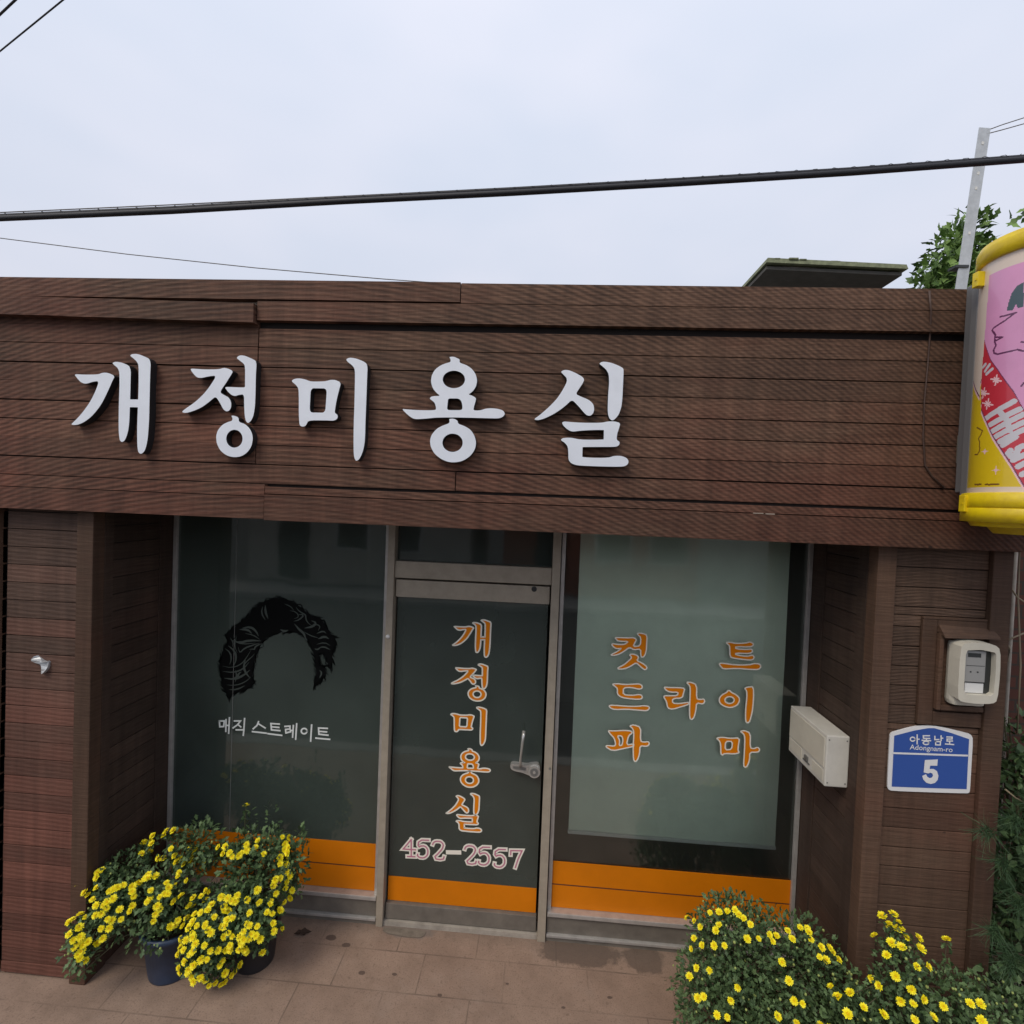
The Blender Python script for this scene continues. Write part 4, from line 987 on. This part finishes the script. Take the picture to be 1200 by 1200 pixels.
def flower_mesh(seed):
    rg = random.Random(seed); bm = BM()
    for ring, (cnt, l, wd, tilt) in enumerate(((14, .0185, .0092, .22), (12, .0145, .0085, .6), (8, .0095, .007, 1.0))):
        for i in range(cnt):
            a = i*2*math.pi/cnt + ring*.3 + rg.uniform(-.1, .1); ti = tilt + rg.uniform(-.18, .18); L_ = l*rg.uniform(.86, 1.1)
            d = Vector((math.cos(a)*math.cos(ti), math.sin(a)*math.cos(ti), math.sin(ti))); s = Vector((-math.sin(a), math.cos(a), 0)); u = d.cross(s)*-1
            p = Vector((math.cos(a)*.003, math.sin(a)*.003, ring*.002))
            v = [bm.verts.new(q) for q in (p, p+d*L_*.55+s*wd*.5-u*.001, p+d*L_-u*.0005+s*wd*.18, p+d*L_-u*.0005-s*wd*.18, p+d*L_*.55-s*wd*.5-u*.001)]
            bm.faces.new(v).material_index = 0
    lathe(bm, [(.0045, .004), (.005, .007), (.003, .0095), (.0005, .0105)], (0,0,0), 8, 1)
    me = bpy.data.meshes.new('flower'); bm.to_mesh(me); bm.free(); me.materials.append(PETAL); me.materials.append(PETC); return me
FM = [flower_mesh(s) for s in range(4)]
def put_flowers(root, blobs, pix, size, seed):
    rg = random.Random(seed)
    pix = [(a+rg.uniform(-.6,.6), b+rg.uniform(-.6,.6)) for a, b in pix]
    rest = BM(); nrest = 0; out = []
    for i, (a, b) in enumerate(pix):
        p, n = hit(blobs, a, b)
        p = p + n*rg.uniform(.004, .022); out.append((p, n))
        n = (n + (CAM-p).normalized()*.55 + Vector((rg.uniform(-.35,.35), rg.uniform(-.35,.35), .3+rg.uniform(-.2,.3)))).normalized()
        M4 = Matrix.Translation(p) @ n.to_track_quat('Z', 'Y').to_matrix().to_4x4() @ Matrix.Rotation(rg.uniform(0, 6), 4, 'Z') @ Matrix.Scale(size*rg.uniform(.82, 1.16), 4)
        if i < 98:
            o = bpy.data.objects.new('flower', FM[i % 4]); C.objects.link(o); o.parent = root
            o.matrix_local = Matrix.Translation(-root.location) @ M4
        else:
            t = BM(); t.from_mesh(FM[i % 4]); bmesh.ops.transform(t, matrix=M4, verts=t.verts)
            me = bpy.data.meshes.new('t'); t.to_mesh(me); t.free(); rest.from_mesh(me); bpy.data.meshes.remove(me); nrest += 1
    if nrest:
        o = obj('flowers', rest, [PETAL, PETC], root, normals=False); o['kind'] = 'stuff'
    return out
def sprigs(bm, fl, blobs, l):
    for p, n in fl:
        c = min(blobs, key=lambda b: (Vector(b[:3])-p).length); c = Vector(c[:3])
        q = p - n*.012
        for _ in range(5):
            leaf(bm, q + rnd_dir()*.012 - n*.008, rnd_dir() + n*.2, (n+rnd_dir()*.5).normalized(), l*random.uniform(.6, 1.1), l*.58, 0)
        for k in (.12, .24, .36, .5):
            e = q.lerp(c, k)
            for _ in range(3): leaf(bm, e + rnd_dir()*.015, rnd_dir(), (n+rnd_dir()*.5).normalized(), l*random.uniform(.6, 1.1), l*.58, 0)
def twigs(root, fl, blobs):
    bm = BM()
    for p, n in fl:
        c = Vector(min(blobs, key=lambda b: (Vector(b[:3])-p).length)[:3])
        tube(bm, [p - n*.002, p.lerp(c, .3) - Vector((0,0,.01)), p.lerp(c, .7)], [.0016, .002, .0025], 4)
    obj('flower_stalks', bm, STEM, root)['kind'] = 'stuff'
def buds(root, blobs, n):
    bm = BM()
    for _ in range(n):
        b = random.choice(blobs); d = rnd_dir()
        if d.y > .3: d.y = -d.y
        if d.z < -.3: d.z = -d.z
        p = Vector((b[0]+d.x*b[3]*1.02, b[1]+d.y*b[4]*1.02, b[2]+d.z*b[5]*1.02)); r_ = random.uniform(.004, .007)
        lathe(bm, [(.002, -r_), (r_, -.2*r_), (r_*.8, .5*r_), (.001, r_)], p, 6)
    o = obj('buds', bm, BUD, root, normals=False); o['kind'] = 'stuff'
def stems(root, base, blobs, n, r_=.004):
    bm = BM()
    for _ in range(n):
        b = random.choice(blobs); d = rnd_dir()
        e = Vector((b[0]+d.x*b[3]*.8, b[1]+d.y*b[4]*.8, max(.08, b[2]+d.z*b[5]*.8))); s = Vector(base)+Vector((random.uniform(-.05,.05), random.uniform(-.05,.05), 0))
        m_ = s.lerp(e, .5)+Vector((0,0,.08))
        tube(bm, [s, s.lerp(m_, .6)+Vector((0,0,.02)), m_, m_.lerp(e, .6), e], [r_, r_, r_*.8, r_*.7, r_*.5], 5)
    obj('stem', bm, STEM, root)
cl = crop(70, 930, 4.138)
P1 = cl([(205,340),(175,385),(200,385),(190,405),(215,375),(120,415),(115,430),(140,420),(150,410),(135,455),(130,480),(145,495),(185,460),(170,515),(245,475),(270,465),(285,460),(310,450),(345,460),(345,485),(350,500),(380,440),(265,510),(190,540),(215,540),(235,525),(230,555),(215,575),(245,600),(255,610),(250,640),(290,560),(300,600),(355,562),(350,545),(180,590),(215,640),(215,690),(175,728),(75,625),(100,605),(120,610),(60,630),(95,650),(65,680),(70,710),(85,725),(100,690),(105,705),(130,715),(115,730),(75,740),(105,760),(100,790),(120,800),(90,775),(405,250),(395,265),(425,250),(390,300),(425,290),(465,210),(470,245),(525,185),(525,205),(560,187),(555,265),(500,305),(500,330),(435,400),(440,420),(465,405),(425,420),(450,475),(440,510),(435,525),(520,435),(530,460),(510,485),(490,500),(525,490),(480,540),(490,555),(470,580),(465,605),(550,640),(530,650),(570,600)])
P2 = cl([(690,515),(660,520),(710,530),(735,545),(640,545),(630,550),(660,555),(690,580),(720,570),(665,590),(640,610),(630,610),(655,620),(670,640),(640,650),(610,645),(650,675),(660,690),(670,715),(630,700),(605,700),(710,640),(720,660),(735,670),(750,600),(710,630),(790,575),(805,580),(780,645),(820,610),(845,605),(815,640),(830,670),(840,690),(840,720),(835,740),(790,690),(910,630),(925,640),(900,660),(880,690),(900,695),(930,680),(920,700),(890,715),(880,740),(910,760),(900,750),(960,640),(955,680),(975,700),(710,725),(735,755),(770,755),(800,750),(785,810),(775,820),(720,795),(690,795),(655,760),(620,745),(595,745),(600,770),(640,770),(620,800),(595,830),(600,855),(640,840),(660,820),(630,860),(650,880),(665,890),(690,870),(710,890),(730,905),(755,910),(780,910),(795,900),(795,860),(790,850),(820,870),(845,860),(860,825),(800,490),(830,495),(870,490),(860,515),(845,510),(810,540),(905,75),(1090,385),(1100,400),(1090,425),(1035,415),(1045,480),(1090,460),(1110,470),(1130,495),
 (570,305),(595,320),(580,335),(640,270),(665,275),(660,290),(640,320),(650,330),(620,345),(685,320),(710,330),(705,355),(725,320),(590,385),(590,400),(635,420),(575,450),(575,530),(605,505),(715,470),(745,465),(775,260),(820,258),(795,290),(830,285),(840,300),(770,320),(905,250),(905,275),(885,290),(870,295),(965,235),(950,265),(988,305),(1075,222),(1095,222),(1085,250),(1080,275),(1115,260),(1118,280),(1065,305),(1090,295),(1070,335),(1085,350),(1060,345),(1060,410),(1030,440),(1130,465),(1105,490),(1075,510),(1070,540),(1065,570),(1020,525),(1010,550),(1000,580),(1020,590),(965,515),(970,530),(960,460),(915,500),(1030,630),(1030,660),(1070,650),(925,580),(980,760)])
cr_ = crop(790, 1040, 2.927)
P3 = cr_([(55,112),(75,118),(127,92),(158,90),(185,85),(208,85),(220,97),(237,110),(258,130),(100,140),(145,150),(155,130),(100,200),(140,200),(175,198),(78,175),(65,210),(88,270),(122,285),(60,308),(247,177),(287,177),(320,165),(333,185),(347,165),(390,152),(430,140),(455,145),(455,160),(403,180),(467,182),(495,210),(525,213),(540,222),(520,248),(560,250),(492,240),(370,258),(217,340),(195,380),(408,376),(437,388),(148,437),(180,443),(352,443),(417,452),(85,378),(105,372),(392,318),(495,462),(520,462)])
P4 = cr_([(718,107),(755,110),(770,130),(740,135),(780,150),(745,158),(770,160),(693,170),(748,195),(793,190),(835,178),(778,215),(837,218),(733,235),(823,272),(853,273),(760,298),(690,312),(713,332),(937,197),(808,342),(775,375),(853,380),(547,360),(567,380),(610,378),(650,418),(815,405),(823,455),(713,440),(602,440),(883,445),(920,405),(1005,397),(1045,405),(1052,460)])
def pot(root, c, rt, rb, h, m):
    bm = BM(); lathe(bm, [(rb*.6, .0), (rb, .0), (rb*1.02, .01), (rt*.97, h*.88), (rt*1.06, h*.885), (rt*1.07, h), (rt*.95, h), (rt*.93, h*.9)], c, 40); obj('pot', bm, m, root)
    bm = BM(); lathe(bm, [(.001, h*.895), (rt*.94, h*.90)], c, 24); obj('soil', bm, SOIL, root)
G = 'potted chrysanthemums left of the door'
a1 = thing('potted_chrysanthemum', 'yellow chrysanthemum in a navy pot spilling over the left wall corner', 'plant', (-1.93, .13, 0), G)
pot(a1, (-1.93, .13, 0), .15, .115, .27, POTB)
B1 = [(-1.96,.10,.42,.17,.16,.15), (-2.16,.02,.40,.15,.13,.16), (-2.25,-.10,.27,.075,.08,.15), (-1.95,.0,.30,.13,.09,.09), (-1.88,.22,.62,.15,.13,.13), (-2.2,.10,.50,.13,.12,.12)]
fl = put_flowers(a1, B1, P1, .86, 1); twigs(a1, fl, B1)
bm = BM(); sprigs(bm, fl, B1, 0.036); blob_leaves(bm, B1, 2400, 0.036); obj('foliage', bm, LEAF, a1, normals=False)
stems(a1, (-1.95,.08,.25), B1, 26); buds(a1, B1, 30)
a2 = thing('potted_chrysanthemum', 'yellow chrysanthemum drooping over a dark pot in front of the left window', 'plant', (-1.52, .22, 0), G)
pot(a2, (-1.52, .22, 0), .125, .10, .24, POTD)
B2 = [(-1.54,.22,.46,.20,.17,.19), (-1.66,.04,.24,.13,.11,.20), (-1.47,.08,.32,.16,.11,.13), (-1.315,.28,.54,.055,.07,.22), (-1.62,.25,.62,.09,.10,.09), (-1.47,.27,.60,.10,.10,.09)]
fl = put_flowers(a2, B2, P2, .86, 2); twigs(a2, fl, B2)
bm = BM(); sprigs(bm, fl, B2, 0.036); blob_leaves(bm, B2, 3000, 0.036); blob_leaves(bm, [(-1.48,.28,.76,.05,.05,.12), (-1.62,.30,.74,.04,.04,.05)], 40, .035); obj('foliage', bm, LEAF, a2, normals=False)
stems(a2, (-1.52,.22,.22), B2, 34); buds(a2, B2, 30)
G2 = 'chrysanthemum bushes at the right corner'
a3 = thing('chrysanthemum_bush', 'dense green chrysanthemum bush with few yellow blooms in front of the right window', 'plant', (1.12, .02, 0), G2)
B3 = [(1.03,.02,.46,.24,.22,.26), (1.27,.0,.42,.24,.22,.24), (1.12,.0,.22,.36,.26,.22), (.98,.04,.62,.14,.14,.09), (1.43,-.06,.32,.16,.18,.24), (.92,.0,.25,.2,.22,.26)]
fl = put_flowers(a3, B3, P3, .76, 3); twigs(a3, fl, B3)
bm = BM(); sprigs(bm, fl, B3, 0.03); blob_leaves(bm, B3, 9500, 0.03, deep=.3); obj('foliage', bm, LEAF, a3, normals=False)
stems(a3, (1.12,.02,0), B3, 30); buds(a3, B3, 110)
a4 = thing('chrysanthemum_bush', 'chrysanthemum bush with larger yellow blooms in front of the right corner wall', 'plant', (1.68, -.25, 0), G2)
B4 = [(1.60,-.26,.44,.17,.18,.20), (1.84,-.26,.42,.24,.2,.24), (1.66,-.28,.24,.36,.24,.26), (1.60,-.24,.66,.10,.10,.13), (2.05,-.24,.44,.17,.17,.24), (1.42,-.30,.34,.16,.16,.24), (1.95,-.30,.25,.3,.2,.26), (1.78,-.24,.60,.14,.12,.09)]
fl = put_flowers(a4, B4, P4, .86, 4); twigs(a4, fl, B4)
bm = BM(); sprigs(bm, fl, B4, 0.03); blob_leaves(bm, B4, 10500, 0.03, deep=.3); obj('foliage', bm, LEAF, a4, normals=False)
stems(a4, (1.68,-.25,0), B4, 30); buds(a4, B4, 120)
bm = BM(); q = at(355, 1094, z=.006)
leaf(bm, Vector((q.x-.05, q.y-.01, .008)), Vector((1, .35, .08)), Vector((0, 0, 1)), .1, .06); tag(obj('dry_leaf', bm, mat('brown dry leaf', (.05, .03, .02), .9)), 'curled dark dry leaf lying on the paving right of the potted flowers', 'leaf')
# young pine and leafy shrub at the right edge
def pine():
    t = thing('young_pine', 'young pine with long soft needles at the right end of the wall', 'tree', (2.42, -.12, 0))
    bm = BM(); tube(bm, [(2.42,-.12,0), (2.40,-.10,.5), (2.42,-.12,1.0), (2.40,-.10,1.38)], [.022,.018,.012,.006], 8)
    tips = []
    for z, n_, l in ((.35,5,.26),(.6,6,.26),(.85,6,.24),(1.1,6,.2),(1.3,4,.13)):
        for i in range(n_):
            a = i*2*math.pi/n_+z*3; d = Vector((math.cos(a), math.sin(a), .25)); s = Vector((2.41,-.11,z)); e = s+d*l*random.uniform(.75,1.1)
            tube(bm, [s, s.lerp(e,.5)+Vector((0,0,.01)), e], [.007,.005,.003], 5); tips += [(e, d), (s.lerp(e,.55), d), (s.lerp(e,.3), d)]
    tips.append((Vector((2.40,-.10,1.4)), Vector((0,0,1))))
    for a, b, yy in ((1157,975,-.2),(1185,1130,-.25),(1175,1010,-.15),(1195,1060,-.2),(1165,1090,-.2),(1190,960,-.1)): tips.append((at(a, b, y=yy), Vector((-.6,-.5,.3))))
    obj('trunk', bm, BARK, t)
    bm = BM()
    for e, d in tips:
        for k in range(130):
            dd = (d.normalized()*.9 + rnd_dir()*.95).normalized(); l = random.uniform(.05, .1); s = dd.cross(rnd_dir()).normalized()*.0011; p = e + rnd_dir()*.018
            v = [bm.verts.new(q) for q in (p-s, p+s, p+dd*l+s*.4+Vector((0,0,-.012)), p+dd*l-s*.4+Vector((0,0,-.012)))]
            bm.faces.new(v)
    obj('needles', bm, NEED, t, normals=False)
pine()
sh = thing('leafy_shrub', 'dark leafy shrub growing behind the young pine against the brick wall', 'shrub', (2.62, .2, 0))
B5 = [(2.60,.20,.5,.25,.2,.5), (2.50,.22,1.05,.20,.18,.4), (2.68,.2,1.3,.2,.18,.3), (2.5,.3,1.45,.14,.14,.18)]
for a, b, yy, r_ in ((1192,905,.12,.11), (1190,985,.06,.14), (1196,1070,.02,.15), (1180,1130,-.02,.15)):
    q = at(a, b, y=yy); B5.append((q.x, q.y, q.z, r_, .1, r_))
bm = BM(); blob_leaves(bm, B5, 3400, .05, lobes=False); obj('foliage', bm, LEAF3, sh, normals=False); stems(sh, (2.62,.2,0), B5, 18, .008)
bm = BM()
for (pp) in ([(1184,688),(1192,700),(1204,708)], [(1178,752),(1190,746),(1200,742)], [(1176,745),(1183,760),(1181,775)], [(1195,640),(1193,700),(1196,780),(1192,860)], [(1178,925),(1190,935),(1203,942)]):
    tube(bm, [at(a, b, y=.08) for a, b in pp], .004, 5)
obj('dry_twig', bm, mat('dry twig', (.3, .24, .16), .9), sh)
# brick wall and pipe beyond the building
def brick():
    m = bpy.data.materials.new('red brick'); m.use_nodes = True; nt = m.node_tree; L = nt.links.new; b = nt.nodes['Principled BSDF']; b.inputs['Roughness'].default_value = .9
    tc = N(nt, 'ShaderNodeTexCoord'); mp = N(nt, 'ShaderNodeMapping'); mp.inputs['Rotation'].default_value = (math.pi/2, 0, 0); L(tc.outputs['Object'], mp.inputs[0])
    br = N(nt, 'ShaderNodeTexBrick'); br.inputs['Scale'].default_value = 1; br.inputs['Brick Width'].default_value = .2; br.inputs['Row Height'].default_value = .067; br.inputs['Mortar Size'].default_value = .006
    br.inputs['Color1'].default_value = (.075, .026, .018, 1); br.inputs['Color2'].default_value = (.1, .034, .022, 1); br.inputs['Mortar'].default_value = (.045, .034, .027, 1)
    L(mp.outputs[0], br.inputs['Vector']); L(br.outputs[0], b.inputs['Base Color']); return m
bm = BM(); bx(bm, 2.34, 6.5, .55, .75, 0, 2.62, 0); bx(bm, 2.33, 6.5, .53, .77, 2.62, 2.68, 1, .006)
tag(obj('brick_wall', bm, [brick(), CONC]), 'red brick wall showing beyond the right end of the salon', 'wall')
p = at(1191, 700, y=.46); bm = BM(); tube(bm, [(p.x+.01, .49, 0), (p.x+.01, .49, 2.6)], .009, 10); tag(obj('downpipe', bm, CONC), 'pale narrow pipe standing against the red brick wall', 'pipe')
# tree behind
tr = thing('vine_covered_tree', 'bushy green tree rising behind the fascia and the steel upright', 'tree', (2.75, 1.3, 0))
bm = BM(); tube(bm, [(2.75,1.3,0), (2.72,1.28,1.5), (2.66,1.2,2.8), (2.6,1.1,3.6), (2.56,1.05,4.0)], [.09,.08,.06,.035,.015], 10)
for e in ((2.35,1.0,3.95), (2.85,1.05,4.1), (2.5,.95,4.15), (3.0,1.1,4.2)): tube(bm, [(2.62,1.15,3.5), ((2.62+e[0])/2, (1.15+e[1])/2, (3.5+e[2])/2+.06), e], [.025,.018,.008], 6)
obj('trunk', bm, BARK, tr)
def tp(px, py, y): q = at(px, py, y=y); return (q.x, q.y, q.z)
B6 = []
for px, py, y, r_ in ((1118,300,.95,.15), (1132,272,1.0,.12), (1106,325,.92,.14), (1142,308,1.0,.14), (1094,340,.9,.09), (1155,335,1.0,.12), (1125,335,.95,.16), (1190,345,1.05,.16)):
    q = tp(px, py, y); B6.append((q[0], q[1], q[2], r_, .15, r_))
bm = BM(); blob_leaves(bm, B6, 1500, .075, lobes=True, deep=.5)
for px, py in ((1183,257),(1190,250),(1196,262),(1200,252),(1178,262),(1072,338),(1078,334),(1198,245)):
    q = Vector(tp(px, py, 1.0)); leaf(bm, q, rnd_dir()+Vector((0,0,-.3)), Vector((0,-1,.5)), .09, .055)
obj('crown', bm, LEAF2, tr, normals=False)

# the other side of the street: houses added for faint reflections in the glass
PLAST = mat('pale plaster', (.5, .47, .42), .9, var=.2, vscale=2); REDW = mat('red brown wall tiles', (.3, .1, .06), .7, var=.3, vscale=3); ROOFT = mat('slate roof', (.1, .11, .13), .8)
for nm, lab, x0, x1, wm, h in (('house', 'pale plastered house added across the street for its reflection in the shop glass', -9, -2.2, PLAST, 3.0), ('house', 'red brown tiled house added across the street for its reflection in the shop glass', -1.2, 4.5, REDW, 3.2)):
    hs_ = thing(nm, lab, 'house', ((x0+x1)/2, -12, -.13))
    bm = BM(); bx(bm, x0, x1, -17, -11.5, -.13, h); obj('wall', bm, wm, hs_)
    bm = BM(); hexa(bm, [(x0-.4,-17.4,h),(x1+.4,-17.4,h),(x1+.4,-11.1,h),(x0-.4,-11.1,h),(x0-.4,-14.4,h+1.4),(x1+.4,-14.4,h+1.4),(x1+.4,-14.1,h+1.4),(x0-.4,-14.1,h+1.4)]); obj('roof', bm, ROOFT, hs_)
    bm = BM(); bx(bm, x0+1, x0+1.9, -11.5, -11.46, 0, 2.05); obj('door', bm, DARKP, hs_)
    for k in range(2):
        xa = x0+2.7+k*1.6; bm = BM(); bx(bm, xa, xa+1.1, -11.5, -11.46, .9, 2.1); wn = obj('window', bm, PAPER, hs_); bm = BM(); bx(bm, xa+.06, xa+1.04, -11.459, -11.45, .96, 2.04); obj('pane', bm, DARKP, wn)
bm = BM(); bx(bm, -40, 40, -10.4, -9, -.128, .0, bev=.01); o = obj('pavement_opposite', bm, KERB); o['kind'] = 'structure'
